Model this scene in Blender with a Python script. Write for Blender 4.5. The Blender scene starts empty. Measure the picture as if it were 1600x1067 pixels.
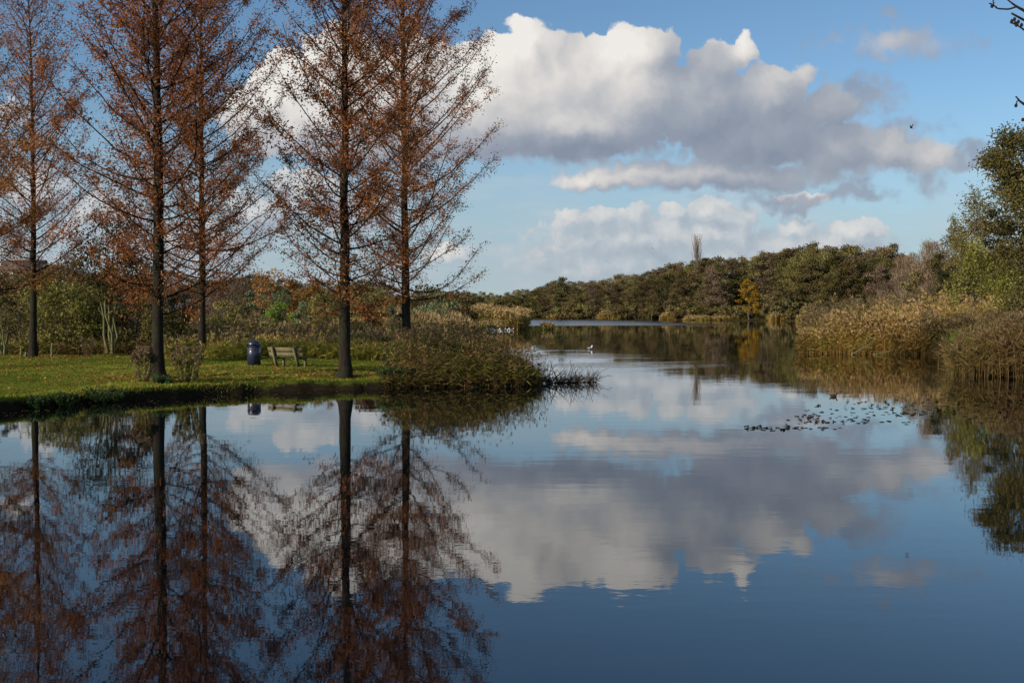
import bpy, math, random
import numpy as np
from mathutils import Vector

scene = bpy.context.scene
COL = scene.collection
R = math.radians

# ------------------------------------------------------------------ camera
F = 1716.0 / 1600.0                 # focal length over frame width
CAM_H = 2.8                         # metres above the water
PITCH = math.atan(48.5 / 1716.0)
cam_data = bpy.data.cameras.new('camera')
cam_data.sensor_width = 36.0
cam_data.lens = 36.0 * F
cam_data.clip_end = 20000
cam_data.clip_start = 0.1
cam = bpy.data.objects.new('camera', cam_data)
COL.objects.link(cam)
cam.location = (0, 0, CAM_H)
cam.rotation_euler = (R(90) - PITCH, 0, 0)
scene.camera = cam

# ------------------------------------------------------------------ sun + sky
SUN_EL = R(21.0)
sun_from = Vector((-math.sin(R(52)) * math.cos(SUN_EL), -math.cos(R(52)) * math.cos(SUN_EL), math.sin(SUN_EL)))
sun_data = bpy.data.lights.new('sun', 'SUN')
sun_data.energy = 5.0
sun_data.angle = R(0.5)
sun_data.color = (1.0, 0.85, 0.66)
sun = bpy.data.objects.new('sun', sun_data)
COL.objects.link(sun)
sun.rotation_euler = (-sun_from).to_track_quat('-Z', 'Y').to_euler()

scene.view_settings.view_transform = 'Standard'
scene.view_settings.look = 'None'
scene.view_settings.exposure = 0.0
scene.view_settings.gamma = 1.0
scene.view_settings.use_curve_mapping = False
cy = scene.cycles
cy.max_bounces = 6
cy.diffuse_bounces = 2
cy.glossy_bounces = 3
cy.transmission_bounces = 3
cy.transparent_max_bounces = 6
cy.caustics_reflective = False
cy.caustics_refractive = False
cy.use_denoising = True
cy.use_adaptive_sampling = True
cy.adaptive_threshold = 0.02
cy.adaptive_min_samples = 8


class G:
    """A small wrapper that writes shader node graphs as expressions."""
    def __init__(self, tree):
        self.t = tree; self.n = tree.nodes; self.l = tree.links
    def put(self, sock, v):
        if isinstance(v, bpy.types.NodeSocket):
            self.l.new(v, sock)
        elif v is not None:
            try:
                sock.default_value = v
            except Exception:
                sock.default_value = tuple(v) + (1.0,) if len(v) == 3 else v
    def math(self, op, a, b=None, c=None, clamp=False):
        nd = self.n.new('ShaderNodeMath'); nd.operation = op; nd.use_clamp = clamp
        self.put(nd.inputs[0], a)
        if b is not None: self.put(nd.inputs[1], b)
        if c is not None: self.put(nd.inputs[2], c)
        return nd.outputs[0]
    def vmath(self, op, a, b=None, scale=None):
        nd = self.n.new('ShaderNodeVectorMath'); nd.operation = op
        self.put(nd.inputs[0], a)
        if b is not None: self.put(nd.inputs[1], b)
        if scale is not None: self.put(nd.inputs['Scale'], scale)
        return nd.outputs['Value'] if op in ('DOT_PRODUCT', 'LENGTH', 'DISTANCE') else nd.outputs[0]
    def sep(self, v):
        nd = self.n.new('ShaderNodeSeparateXYZ'); self.put(nd.inputs[0], v); return nd.outputs
    def comb(self, x=0.0, y=0.0, z=0.0):
        nd = self.n.new('ShaderNodeCombineXYZ')
        for i, v in enumerate((x, y, z)): self.put(nd.inputs[i], v)
        return nd.outputs[0]
    def noise(self, v, scale=5.0, detail=4.0, rough=0.5, dist=0.0, color=False, dims='3D', lac=2.0):
        nd = self.n.new('ShaderNodeTexNoise'); nd.noise_dimensions = dims
        self.put(nd.inputs['Vector'], v); self.put(nd.inputs['Scale'], scale)
        self.put(nd.inputs['Detail'], detail); self.put(nd.inputs['Roughness'], rough)
        self.put(nd.inputs['Distortion'], dist); self.put(nd.inputs['Lacunarity'], lac)
        return nd.outputs['Color' if color else 'Fac']
    def voronoi(self, v, scale=5.0, detail=0.0, rough=0.5, smooth=None, lac=2.0):
        nd = self.n.new('ShaderNodeTexVoronoi'); nd.voronoi_dimensions = '2D'
        nd.feature = 'SMOOTH_F1' if smooth is not None else 'F1'
        self.put(nd.inputs['Vector'], v); self.put(nd.inputs['Scale'], scale)
        self.put(nd.inputs['Detail'], detail); self.put(nd.inputs['Roughness'], rough)
        self.put(nd.inputs['Lacunarity'], lac)
        if smooth is not None: self.put(nd.inputs['Smoothness'], smooth)
        return nd.outputs['Distance']
    def ss(self, v, a, b, lo=0.0, hi=1.0):
        nd = self.n.new('ShaderNodeMapRange'); nd.interpolation_type = 'SMOOTHSTEP'
        self.put(nd.inputs['Value'], v); self.put(nd.inputs['From Min'], a); self.put(nd.inputs['From Max'], b)
        self.put(nd.inputs['To Min'], lo); self.put(nd.inputs['To Max'], hi)
        return nd.outputs[0]
    def lin(self, v, a, b, lo=0.0, hi=1.0):
        nd = self.n.new('ShaderNodeMapRange'); nd.clamp = True
        self.put(nd.inputs['Value'], v); self.put(nd.inputs['From Min'], a); self.put(nd.inputs['From Max'], b)
        self.put(nd.inputs['To Min'], lo); self.put(nd.inputs['To Max'], hi)
        return nd.outputs[0]
    def mix(self, f, a, b, mode='MIX'):
        nd = self.n.new('ShaderNodeMix'); nd.data_type = 'RGBA'; nd.blend_type = mode
        self.put(nd.inputs[0], f); self.put(nd.inputs[6], a); self.put(nd.inputs[7], b)
        return nd.outputs[2]
    def ramp(self, f, stops, interp='LINEAR'):
        nd = self.n.new('ShaderNodeValToRGB'); cr = nd.color_ramp; cr.interpolation = interp
        while len(cr.elements) < len(stops): cr.elements.new(0.5)
        for e, (p, c) in zip(cr.elements, stops):
            e.position = p; e.color = tuple(c) + (1.0,) if len(c) == 3 else c
        self.put(nd.inputs[0], f)
        return nd.outputs[0]
    def attr(self, name):
        nd = self.n.new('ShaderNodeAttribute'); nd.attribute_name = name; return nd
    def new(self, kind): return self.n.new(kind)


def sky_uv(px, py):
    """direction seen in the photograph -> (u, v) on the vertical plane y = 1 (x right, z up)"""
    x = (px - 800) / 1716.0; y = (533.5 - py) / 1716.0
    c, s = math.cos(PITCH), math.sin(PITCH)
    d = c + y * s
    return x / d, (y * c - s) / d

# ------------------------------------------------------------------ world: Nishita sky with cumulus
def build_world():
    world = bpy.data.worlds.new('World'); scene.world = world
    world.use_nodes = True
    nt = world.node_tree; nt.nodes.clear()
    g = G(nt)
    sky = g.new('ShaderNodeTexSky'); sky.sky_type = 'NISHITA'; sky.sun_disc = False
    sky.sun_elevation = SUN_EL
    sky.sun_rotation = math.atan2(sun_from.x, sun_from.y)
    sky.altitude = 0; sky.air_density = 1.0; sky.dust_density = SKY_DUST; sky.ozone_density = SKY_OZONE

    tc = g.new('ShaderNodeTexCoord')
    d = tc.outputs['Generated']
    x, y, z = g.sep(d)
    ysafe = g.math('MAXIMUM', y, 0.02)
    U = g.math('DIVIDE', x, ysafe); V = g.math('DIVIDE', z, ysafe)
    # cloud units: 1 unit = 100 px of the reference width, origin at azimuth 0 on the horizon
    S = 17.16
    P = g.comb(g.math('MULTIPLY', U, S), g.math('MULTIPLY', V, S), 0.0)

    def cu(px, py):
        u, v = sky_uv(px, py); return u * S, v * S

    # ---- warp: small billows on the outline
    def warp(p, amt1, amt2, amt3):
        n1 = g.noise(p, 0.9, 1.0, 0.5, color=True, dims='2D')
        n2 = g.noise(p, 3.2, 1.0, 0.55, color=True, dims='2D')
        n3 = g.noise(p, 11.0, 2.0, 0.6, color=True, dims='2D')
        h = (0.5, 0.5, 0.5)
        a = g.vmath('SCALE', g.vmath('SUBTRACT', n1, h), scale=amt1)
        b = g.vmath('SCALE', g.vmath('SUBTRACT', n2, h), scale=amt2)
        c = g.vmath('SCALE', g.vmath('SUBTRACT', n3, h), scale=amt3)
        return g.vmath('MULTIPLY', g.vmath('ADD', g.vmath('ADD', p, a), g.vmath('ADD', b, c)), (1, 1, 0))

    def blob_field(p, blobs, k=0.25):
        """smooth union of ellipses: 0 on the outline, positive inside (about 1 at a core)"""
        out = None
        for (px, py, rx, ry) in blobs:
            c = cu(px, py)
            q = g.vmath('MULTIPLY', g.vmath('SUBTRACT', p, (c[0], c[1], 0)), (100.0 / rx, 100.0 / ry, 0))
            f = g.math('SUBTRACT', 1.0, g.vmath('LENGTH', q))
            if rx < 60: f = g.math('MULTIPLY', f, max(rx, ry) / 60.0)
            out = f if out is None else g.math('SMOOTH_MAX', out, f, k)
        return out

    def gauss(p, px, py, rx, ry):
        c = cu(px, py)
        q = g.vmath('MULTIPLY', g.vmath('SUBTRACT', p, (c[0], c[1], 0)), (100.0 / rx, 100.0 / ry, 0))
        return g.math('POWER', 2.718, g.math('MULTIPLY', g.vmath('DOT_PRODUCT', q, q), -1.0))

    px_, py_, pz_ = g.sep(P)
    billow = lambda p, s: g.voronoi(p, s, 2.0, 0.5)

    MAIN, LOW, FRAY = CLOUD_MAIN, CLOUD_LOW, CLOUD_FRAY
    # sun side of a cloud is to the left, up and towards the viewer
    off = (-0.20, 0.24, 0)

    def relief(p, blobs, w, bscale, bamt, k):
        """(outline value, light) where light > 0 faces the sun; the same field read twice"""
        pw = warp(p, *w)
        f0 = g.math('SUBTRACT', blob_field(pw, blobs, k), g.math('MULTIPLY', billow(pw, bscale), bamt))
        pw2 = g.vmath('ADD', pw, off)
        f1 = g.math('SUBTRACT', blob_field(pw2, blobs, k), g.math('MULTIPLY', billow(pw2, bscale), bamt))
        return f0, g.math('SUBTRACT', f0, f1), pw

    # ---------------- main cumulus
    fA, lA, wA = relief(P, MAIN, (0.30, 0.20, 0.07), 2.2, 0.30, 0.22)
    # edges: crisp towards the top, soft on the right
    soft = g.lin(px_, 2.6, 5.5, 0.07, 0.34)
    soft = g.math('MAXIMUM', soft, g.lin(py_, cu(800, 215)[1], cu(800, 262)[1], 0.11, 0.45))
    mA = g.ss(fA, -0.16, g.math('ADD', -0.16, soft))
    base = 0.52
    br = None
    for (px, py, rx, ry, a) in CLOUD_LIGHT:
        t = g.math('MULTIPLY', gauss(wA, px, py, rx, ry), a)
        br = t if br is None else g.math('ADD', br, t)
    fine = g.math('MULTIPLY', g.math('SUBTRACT', g.noise(P, 1.7, 6.0, 0.55), 0.5), 0.20)
    bA = g.math('ADD', g.math('ADD', br, base), g.math('ADD', g.math('MULTIPLY', lA, 0.30), fine))
    # thin rims glow a little
    colA = g.ramp(bA, [(0.0, (0.24, 0.285, 0.37)), (0.30, (0.335, 0.375, 0.445)), (0.55, (0.49, 0.505, 0.535)),
                       (0.8, (0.70, 0.68, 0.66)), (1.0, (0.86, 0.83, 0.79))])

    # ---------------- torn fragments at the right end
    pF = warp(P, 0.5, 0.45, 0.14)
    fF = g.math('ADD', blob_field(pF, FRAY, 0.3), g.math('MULTIPLY', g.math('SUBTRACT', g.noise(P, 1.6, 6.0, 0.62), 0.5), 1.9))
    mF = g.math('MULTIPLY', g.ss(fF, -0.05, 0.85), 0.85)
    bF = g.math('ADD', g.math('MULTIPLY', g.math('SUBTRACT', g.noise(g.vmath('ADD', P, (3, 7, 0)), 1.5, 5.0, 0.55), 0.35), 1.0),
                g.math('ADD', 0.05, g.math('MULTIPLY', gauss(P, 1390, 64, 90, 30), 0.5)))
    colF = g.ramp(bF, [(0.0, (0.26, 0.31, 0.40)), (0.45, (0.36, 0.39, 0.46)), (1.0, (0.62, 0.60, 0.60))])

    # ---------------- low bank of cumulus near the horizon
    fL, lL, wL = relief(P, LOW, (0.18, 0.20, 0.08), 3.4, 0.34, 0.15)
    mL = g.math('MULTIPLY', g.ss(fL, -0.16, g.lin(py_, cu(800, 345)[1], cu(800, 420)[1], -0.02, 0.55)), g.ss(V, 0.0, 0.06, 0.45, 0.85))
    bL = g.math('ADD', 0.42, g.math('ADD', g.math('MULTIPLY', lL, 0.50),
                g.math('MULTIPLY', g.math('SUBTRACT', g.noise(P, 2.0, 5.0, 0.55), 0.5), 0.5)))
    colL = g.ramp(bL, [(0.0, (0.30, 0.36, 0.44)), (0.45, (0.44, 0.49, 0.55)), (1.0, (0.80, 0.77, 0.73))])

    # ---------------- pale layer towards the horizon + loose clouds in the rest of the sky
    strat = g.noise(g.vmath('MULTIPLY', P, (0.35, 1.6, 1)), 1.2, 5.0, 0.55)
    mS = g.math('MULTIPLY', g.ss(V, 0.21, 0.02), g.ss(strat, 0.25, 0.65, 0.62, 0.95))
    colS = g.mix(g.ss(strat, 0.4, 0.7), (0.36, 0.46, 0.56), (0.50, 0.55, 0.60))
    zc = g.math('MAXIMUM', z, 0.08)
    Q = g.comb(g.math('DIVIDE', x, zc), g.math('DIVIDE', y, zc), 0.0)
    loose = g.noise(Q, 0.55, 6.0, 0.55)
    away = g.math('MAXIMUM', g.ss(y, 0.80, 0.45), g.ss(V, 0.36, 0.62))
    mW = g.math('MULTIPLY', g.math('MULTIPLY', g.ss(loose, 0.52, 0.66), away), g.ss(z, 0.02, 0.12))
    colW = g.mix(g.ss(loose, 0.52, 0.75), (0.62, 0.61, 0.62), (0.36, 0.38, 0.45))

    front = g.ss(y, 0.02, 0.2)
    K = SKY_STRENGTH
    c = g.vmath('SCALE', g.mix(1.0, sky.outputs[0], SKY_TINT, 'MULTIPLY'), scale=K)
    c = g.mix(g.math('MULTIPLY', mS, front), c, colS)
    c = g.mix(g.math('MULTIPLY', mL, front), c, colL)
    c = g.mix(g.math('MULTIPLY', mF, front), c, colF)
    c = g.mix(g.math('MULTIPLY', mA, front), c, colA)
    c = g.mix(mW, c, colW)
    bg = g.new('ShaderNodeBackground'); g.put(bg.inputs['Color'], g.vmath('SCALE', c, scale=1.0 / K)); bg.inputs['Strength'].default_value = K
    out = g.new('ShaderNodeOutputWorld'); nt.links.new(bg.outputs[0], out.inputs[0])
    world.cycles.sampling_method = 'MANUAL'; world.cycles.sample_map_resolution = 512

SKY_STRENGTH = 0.10
SKY_DUST = 0.1
SKY_OZONE = 2.2
SKY_TINT = (0.84, 1.0, 1.11, 1.0)
CLOUD_MAIN = [
    # left shoulder behind the trees
    (420, 175, 75, 75), (455, 125, 60, 55), (520, 110, 85, 80), (560, 180, 170, 70), (640, 120, 90, 75),
    # body
    (760, 150, 110, 90), (735, 105, 60, 40), (780, 90, 55, 50), (822, 72, 40, 52), (862, 80, 38, 40), (880, 58, 16, 18),
    (900, 120, 120, 70), (945, 95, 45, 45), (985, 85, 62, 58), (1030, 85, 42, 46), (1000, 150, 130, 80),
    (1120, 110, 38, 56), (1160, 85, 26, 40), (1110, 170, 110, 85), (1210, 150, 70, 58), (1250, 120, 30, 28),
    (1180, 215, 170, 75), (440, 200, 110, 55), (620, 215, 260, 50), (900, 205, 190, 58), (860, 220, 100, 42),
    (1300, 170, 55, 42), (1310, 235, 110, 62), (1385, 232, 80, 44), (1445, 238, 62, 34), (1120, 272, 300, 34), (930, 278, 95, 24),
]
CLOUD_FRAY = [(1395, 68, 125, 36), (1400, 215, 90, 40), (1500, 240, 50, 22), (1530, 242, 30, 12), (1340, 150, 70, 40), (1280, 310, 190, 22),
              (1455, 275, 40, 26)]
CLOUD_LOW = [
    (895, 345, 40, 28), (935, 345, 45, 30), (985, 340, 42, 30), (950, 375, 140, 32), (835, 395, 45, 24), (870, 385, 50, 28),
    (1060, 335, 42, 24), (1110, 335, 50, 28), (1150, 345, 45, 28), (1110, 370, 110, 28), (1240, 360, 50, 22), (1340, 365, 60, 26),
    (1250, 310, 60, 14), (480, 300, 70, 40), (400, 330, 60, 40), (150, 345, 90, 60), (60, 300, 60, 45), (20, 180, 40, 30), (560, 330, 80, 40),
    (300, 380, 160, 40), (700, 400, 60, 25), (1010, 380, 240, 55), (1130, 405, 330, 55), (960, 412, 240, 45), (1260, 385, 180, 34), (930, 425, 160, 34), (-60, 340, 80, 60),
]
# broad light and shade inside the main cloud: lit crowns at the upper left, grey base and right side
CLOUD_LIGHT = [
    (430, 120, 110, 80, 0.40), (560, 130, 130, 80, 0.30), (740, 120, 80, 70, 0.34), (815, 55, 55, 50, 0.36), (900, 150, 130, 55, 0.18),
    (975, 75, 60, 50, 0.42), (1165, 75, 26, 34, 0.34), (1130, 52, 30, 14, 0.25), (1110, 120, 55, 65, -0.24), (900, 272, 100, 20, 0.26), (960, 262, 120, 14, 0.10),
    (800, 236, 110, 26, -0.30), (920, 236, 130, 26, -0.26), (1080, 220, 150, 50, -0.24), (1230, 220, 150, 60, -0.30), (1100, 295, 260, 16, -0.20), (1045, 110, 30, 60, -0.12),
    (1310, 160, 60, 40, -0.22), (600, 215, 160, 26, -0.2), (1340, 270, 110, 40, -0.12),
]
build_world()
# ------------------------------------------------------------------ mesh helpers
def px2x(px, D): return (px - 800) / 1716.0 * D
def py2z(py, D): return CAM_H + (485 - py) / 1716.0 * D

class MB:
    """Collects quads and triangles (with a per-vertex tint) and builds ONE mesh object."""
    def __init__(self):
        self.v = []; self.t = []; self.f4 = []; self.f3 = []; self.n = 0
    def add(self, V, quads=None, tris=None, tint=0.5):
        V = np.asarray(V, dtype=np.float32).reshape(-1, 3)
        self.v.append(V)
        t = np.empty(len(V), dtype=np.float32); t[:] = tint; self.t.append(t)
        if quads is not None and len(quads): self.f4.append(np.asarray(quads, dtype=np.int32).reshape(-1, 4) + self.n)
        if tris is not None and len(tris): self.f3.append(np.asarray(tris, dtype=np.int32).reshape(-1, 3) + self.n)
        self.n += len(V)
    def quads(self, Q, tint):
        """Q (n,4,3), tint scalar or (n,)"""
        n = len(Q)
        if n == 0: return
        t = np.repeat(np.broadcast_to(np.asarray(tint, dtype=np.float32), (n,)), 4)
        self.add(Q.reshape(-1, 3), quads=np.arange(n * 4).reshape(n, 4), tint=t)
    def tube(self, pts, rad, sides=6, tint=0.5, cap=True, flat=1.0):
        pts = np.asarray(pts, dtype=np.float64); rad = np.broadcast_to(np.asarray(rad, dtype=np.float64), (len(pts),))
        tang = np.gradient(pts, axis=0); tang /= np.linalg.norm(tang, axis=1)[:, None] + 1e-9
        ref = np.array([0, 0, 1.0]) if abs(tang[:, 2]).mean() < 0.8 else np.array([0, 1.0, 0])
        a = np.cross(tang, ref); a /= np.linalg.norm(a, axis=1)[:, None] + 1e-9
        b = np.cross(tang, a)
        ang = np.linspace(0, 2 * np.pi, sides, endpoint=False)
        V = pts[:, None, :] + rad[:, None, None] * (np.cos(ang)[None, :, None] * a[:, None, :] + flat * np.sin(ang)[None, :, None] * b[:, None, :])
        m = len(pts); i = np.arange(m - 1)[:, None] * sides; j = np.arange(sides)[None, :]
        k = (j + 1) % sides
        q = np.stack([i + j, i + k, i + sides + k, i + sides + j], axis=-1).reshape(-1, 4)
        tr = None; V = V.reshape(-1, 3)
        if cap:
            c0, c1 = len(V), len(V) + 1
            V = np.concatenate([V, pts[:1], pts[-1:]])
            jj = np.arange(sides); kk = (jj + 1) % sides
            tr = np.concatenate([np.stack([np.full(sides, c0), kk, jj], 1), np.stack([np.full(sides, c1), (m - 1) * sides + jj, (m - 1) * sides + kk], 1)])
        t = tint
        if not np.isscalar(tint):
            t = np.repeat(np.asarray(tint, dtype=np.float32), sides)
            if cap: t = np.concatenate([t, t[:1], t[-1:]])
        self.add(V, quads=q, tris=tr, tint=t)
    def box(self, lo, hi, tint=0.5, M=None):
        x0, y0, z0 = lo; x1, y1, z1 = hi
        V = np.array([(x0, y0, z0), (x1, y0, z0), (x1, y1, z0), (x0, y1, z0), (x0, y0, z1), (x1, y0, z1), (x1, y1, z1), (x0, y1, z1)])
        if M is not None: V = V @ np.asarray(M)[:3, :3].T + np.asarray(M)[:3, 3]
        self.add(V, quads=[(0, 3, 2, 1), (4, 5, 6, 7), (0, 1, 5, 4), (1, 2, 6, 5), (2, 3, 7, 6), (3, 0, 4, 7)], tint=tint)
    def mesh(self, name, mat, smooth=False):
        me = bpy.data.meshes.new(name)
        V = np.concatenate(self.v) if self.v else np.zeros((0, 3), np.float32)
        T = np.concatenate(self.t) if self.t else np.zeros(0, np.float32)
        q = np.concatenate(self.f4) if self.f4 else np.zeros((0, 4), np.int32)
        r = np.concatenate(self.f3) if self.f3 else np.zeros((0, 3), np.int32)
        nl = q.size + r.size; npoly = len(q) + len(r)
        me.vertices.add(len(V)); me.vertices.foreach_set('co', V.astype(np.float32).ravel())
        me.loops.add(nl); me.loops.foreach_set('vertex_index', np.concatenate([q.ravel(), r.ravel()]).astype(np.int32))
        me.polygons.add(npoly)
        starts = np.concatenate([np.arange(len(q)) * 4, q.size + np.arange(len(r)) * 3]).astype(np.int32)
        me.polygons.foreach_set('loop_start', starts)
        if smooth: me.polygons.foreach_set('use_smooth', np.ones(npoly, dtype=bool))
        at = me.attributes.new('tint', 'FLOAT', 'POINT'); at.data.foreach_set('value', T)
        me.update(calc_edges=True)
        if mat: me.materials.append(mat)
        return me
    def build(self, name, mat, parent=None, smooth=False, loc=None):
        o = bpy.data.objects.new(name, self.mesh(name, mat, smooth)); COL.objects.link(o)
        if parent is not None: o.parent = parent
        if loc is not None: o.location = loc
        return o

def tag(o, label=None, cat=None, group=None, kind=None):
    if label: o['label'] = label
    if cat: o['category'] = cat
    if group: o['group'] = group
    if kind: o['kind'] = kind
    return o
def empty(name, loc, rz=0.0):
    o = bpy.data.objects.new(name, None); COL.objects.link(o)
    o.location = loc; o.rotation_euler = (0, 0, rz); o.empty_display_size = 0.2
    return o
def copy_thing(root, loc, rz=0.0, sc=(1, 1, 1), label=None, group=None):
    r = root.copy(); COL.objects.link(r); r.location = loc; r.rotation_euler = (0, 0, rz); r.scale = sc
    if label: r['label'] = label
    if group: r['group'] = group
    for ch in list(root.children):
        c = ch.copy(); COL.objects.link(c); c.parent = r
        for gch in list(ch.children):
            d = gch.copy(); COL.objects.link(d); d.parent = c
    return r

def unit(a): return a / (np.linalg.norm(a, axis=-1, keepdims=True) + 1e-9)
def rand_dirs(rng, n): return unit(rng.normal(size=(n, 3)))
def leaf_quads(C, size, aspect, rng, droop=0.0, dirs=None):
    """diamond leaves at C (n,3); size scalar or (n,); dirs = long axis"""
    n = len(C); size = np.broadcast_to(np.asarray(size, dtype=np.float64), (n,))[:, None]
    d = rand_dirs(rng, n) if dirs is None else dirs
    if droop: d = unit(d + np.array([0, 0, -droop]))
    s = unit(np.cross(d, rand_dirs(rng, n)))
    return np.stack([C - d * size * .5, C + s * size * aspect * .5 - d * size * .08, C + d * size * .5, C - s * size * aspect * .5 - d * size * .08], axis=1)
def blades(mb, base, height, width, lean, rng, tint, curve=0.6):
    """tapering bent blades: base (n,3), lean (n,3) horizontal offset of the tip"""
    n = len(base)
    height = np.broadcast_to(np.asarray(height, float), (n,)); width = np.broadcast_to(np.asarray(width, float), (n,))
    a = rng.uniform(0, np.pi, n); s = np.stack([np.cos(a), np.sin(a), np.zeros(n)], 1) * width[:, None] * .5
    up = np.array([0, 0, 1.0])
    mid = base + up * (height * .55)[:, None] + lean * (1 - curve) * .5
    tip = base + up * height[:, None] + lean
    V = np.stack([base - s, base + s, mid + s * .75, mid - s * .75, tip], axis=1).reshape(-1, 3)
    k = np.arange(n)[:, None] * 5
    mb.add(V, quads=k + np.array([[0, 1, 2, 3]]), tris=k + np.array([[3, 2, 4]]), tint=np.repeat(np.broadcast_to(np.asarray(tint, np.float32), (n,)), 5))

# ------------------------------------------------------------------ materials
def new_mat(name):
    m = bpy.data.materials.new(name); m.use_nodes = True; m.node_tree.nodes.clear()
    return m, G(m.node_tree)
def finish(g, shader, disp=None):
    out = g.new('ShaderNodeOutputMaterial'); g.l.new(shader, out.inputs[0])
def leaf_mat(name, stops, transl=0.3, objvar=0.25, sat=1.0):
    """leaf colour by each leaf's own tint, with a small variation from plant to plant"""
    m, g = new_mat(name)
    t = g.attr('tint').outputs['Fac']
    oi = g.new('ShaderNodeObjectInfo').outputs['Random']
    c = g.ramp(t, stops)
    hs = g.new('ShaderNodeHueSaturation')
    g.put(hs.inputs['Hue'], g.math('ADD', 0.5 - 0.02 * objvar, g.math('MULTIPLY', oi, 0.04 * objvar)))
    g.put(hs.inputs['Value'], g.math('ADD', 1.0 - 0.5 * objvar, g.math('MULTIPLY', g.math('FRACT', g.math('MULTIPLY', oi, 7.31)), objvar)))
    hs.inputs['Saturation'].default_value = sat
    g.put(hs.inputs['Color'], c)
    d = g.new('ShaderNodeBsdfDiffuse'); g.put(d.inputs['Color'], hs.outputs[0])
    tr = g.new('ShaderNodeBsdfTranslucent'); g.put(tr.inputs['Color'], hs.outputs[0])
    mx = g.new('ShaderNodeMixShader'); mx.inputs[0].default_value = transl
    g.l.new(d.outputs[0], mx.inputs[1]); g.l.new(tr.outputs[0], mx.inputs[2])
    finish(g, mx.outputs[0]); return m
def bark_mat(name, c1, c2, moss=None, scale=6.0):
    m, g = new_mat(name)
    tc = g.new('ShaderNodeTexCoord').outputs['Object']
    p = g.vmath('MULTIPLY', tc, (1.0, 1.0, 0.18))
    n = g.noise(p, scale * 2.5, 6.0, 0.65)
    c = g.mix(g.ss(n, 0.3, 0.7), c1, c2)
    if moss:
        n2 = g.noise(tc, 1.3, 5.0, 0.6)
        c = g.mix(g.math('MULTIPLY', g.ss(n2, 0.42, 0.62), 0.75), c, moss)
    b = g.new('ShaderNodeBsdfPrincipled'); g.put(b.inputs['Base Color'], c); b.inputs['Roughness'].default_value = 0.9
    b.inputs['Specular IOR Level'].default_value = 0.2
    bp = g.new('ShaderNodeBump'); bp.inputs['Strength'].default_value = 0.8; bp.inputs['Distance'].default_value = 0.03
    g.put(bp.inputs['Height'], n); g.l.new(bp.outputs[0], b.inputs['Normal'])
    finish(g, b.outputs[0]); return m
def plain_mat(name, c, rough=0.6, metal=0.0, spec=0.4, var=0.0, scale=8.0, coat=0.0, tintmix=None):
    m, g = new_mat(name)
    b = g.new('ShaderNodeBsdfPrincipled')
    col = c
    if tintmix is not None: col = g.ramp(g.attr('tint').outputs['Fac'], tintmix)
    if var:
        n = g.noise(g.new('ShaderNodeTexCoord').outputs['Object'], scale, 5.0, 0.6)
        col = g.mix(1.0, col if tintmix is not None else tuple(c) + (1.0,), g.mix(n, (1 - var,) * 3, (1 + var,) * 3), 'MULTIPLY')
    g.put(b.inputs['Base Color'], col if not isinstance(col, tuple) or len(col) == 4 else col + (1.0,))
    b.inputs['Roughness'].default_value = rough; b.inputs['Metallic'].default_value = metal
    b.inputs['Specular IOR Level'].default_value = spec; b.inputs['Coat Weight'].default_value = coat
    finish(g, b.outputs[0]); return m

M_RUST = leaf_mat('rust_needles', [(0.0, (0.111, 0.051, 0.035)), (0.35, (0.248, 0.100, 0.046)), (0.7, (0.428, 0.179, 0.064)), (1.0, (0.605, 0.307, 0.113))], 0.45, 0.2)
M_BARK = bark_mat('conifer_bark', (0.007, 0.0055, 0.0045), (0.034, 0.026, 0.019), (0.026, 0.027, 0.014))
M_BARK_FAR = bark_mat('grey_bark', (0.07, 0.06, 0.048), (0.17, 0.15, 0.12))
M_BARK_PALE = bark_mat('pale_green_bark', (0.10, 0.10, 0.045), (0.20, 0.19, 0.10), (0.13, 0.15, 0.05))
M_BROWN = leaf_mat('brown_leaves', [(0.0, (0.078, 0.060, 0.028)), (0.5, (0.166, 0.127, 0.060)), (0.85, (0.214, 0.185, 0.076)), (1.0, (0.194, 0.216, 0.068))], 0.25, 0.85)
M_OLIVE = leaf_mat('olive_leaves', [(0.0, (0.069, 0.069, 0.025)), (0.5, (0.152, 0.142, 0.050)), (1.0, (0.270, 0.229, 0.077))], 0.3, 0.85)
M_DARKGREEN = leaf_mat('dark_green_leaves', [(0.0, (0.037, 0.041, 0.016)), (0.6, (0.102, 0.098, 0.040)), (1.0, (0.193, 0.165, 0.066))], 0.3, 0.4)
M_GREEN = leaf_mat('bright_green_leaves', [(0.0, (0.079, 0.122, 0.023)), (0.6, (0.173, 0.245, 0.043)), (1.0, (0.317, 0.374, 0.086))], 0.35, 0.3)
M_GREYGREEN = leaf_mat('grey_green_leaves', [(0.0, (0.088, 0.113, 0.064)), (0.6, (0.186, 0.226, 0.118)), (1.0, (0.312, 0.352, 0.196))], 0.3, 0.3)
M_YELLOW = leaf_mat('yellow_leaves', [(0.0, (0.16, 0.085, 0.014)), (0.6, (0.33, 0.20, 0.030)), (1.0, (0.44, 0.30, 0.05))], 0.35, 0.2)
M_ORANGE = leaf_mat('orange_leaves', [(0.0, (0.187, 0.094, 0.032)), (0.6, (0.394, 0.198, 0.066)), (1.0, (0.562, 0.337, 0.113))], 0.35, 0.3)
M_TWIG = leaf_mat('bare_twigs', [(0.0, (0.084, 0.059, 0.043)), (0.6, (0.175, 0.126, 0.088)), (1.0, (0.266, 0.203, 0.139))], 0.15, 0.4)
M_REED = leaf_mat('reed', [(0.0, (0.236, 0.149, 0.045)), (0.30, (0.491, 0.331, 0.105)), (0.36, (0.197, 0.217, 0.045)), (0.62, (0.510, 0.436, 0.124)), (0.68, (0.236, 0.161, 0.080)), (1.0, (0.588, 0.424, 0.201))], 0.35, 0.1)
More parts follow.
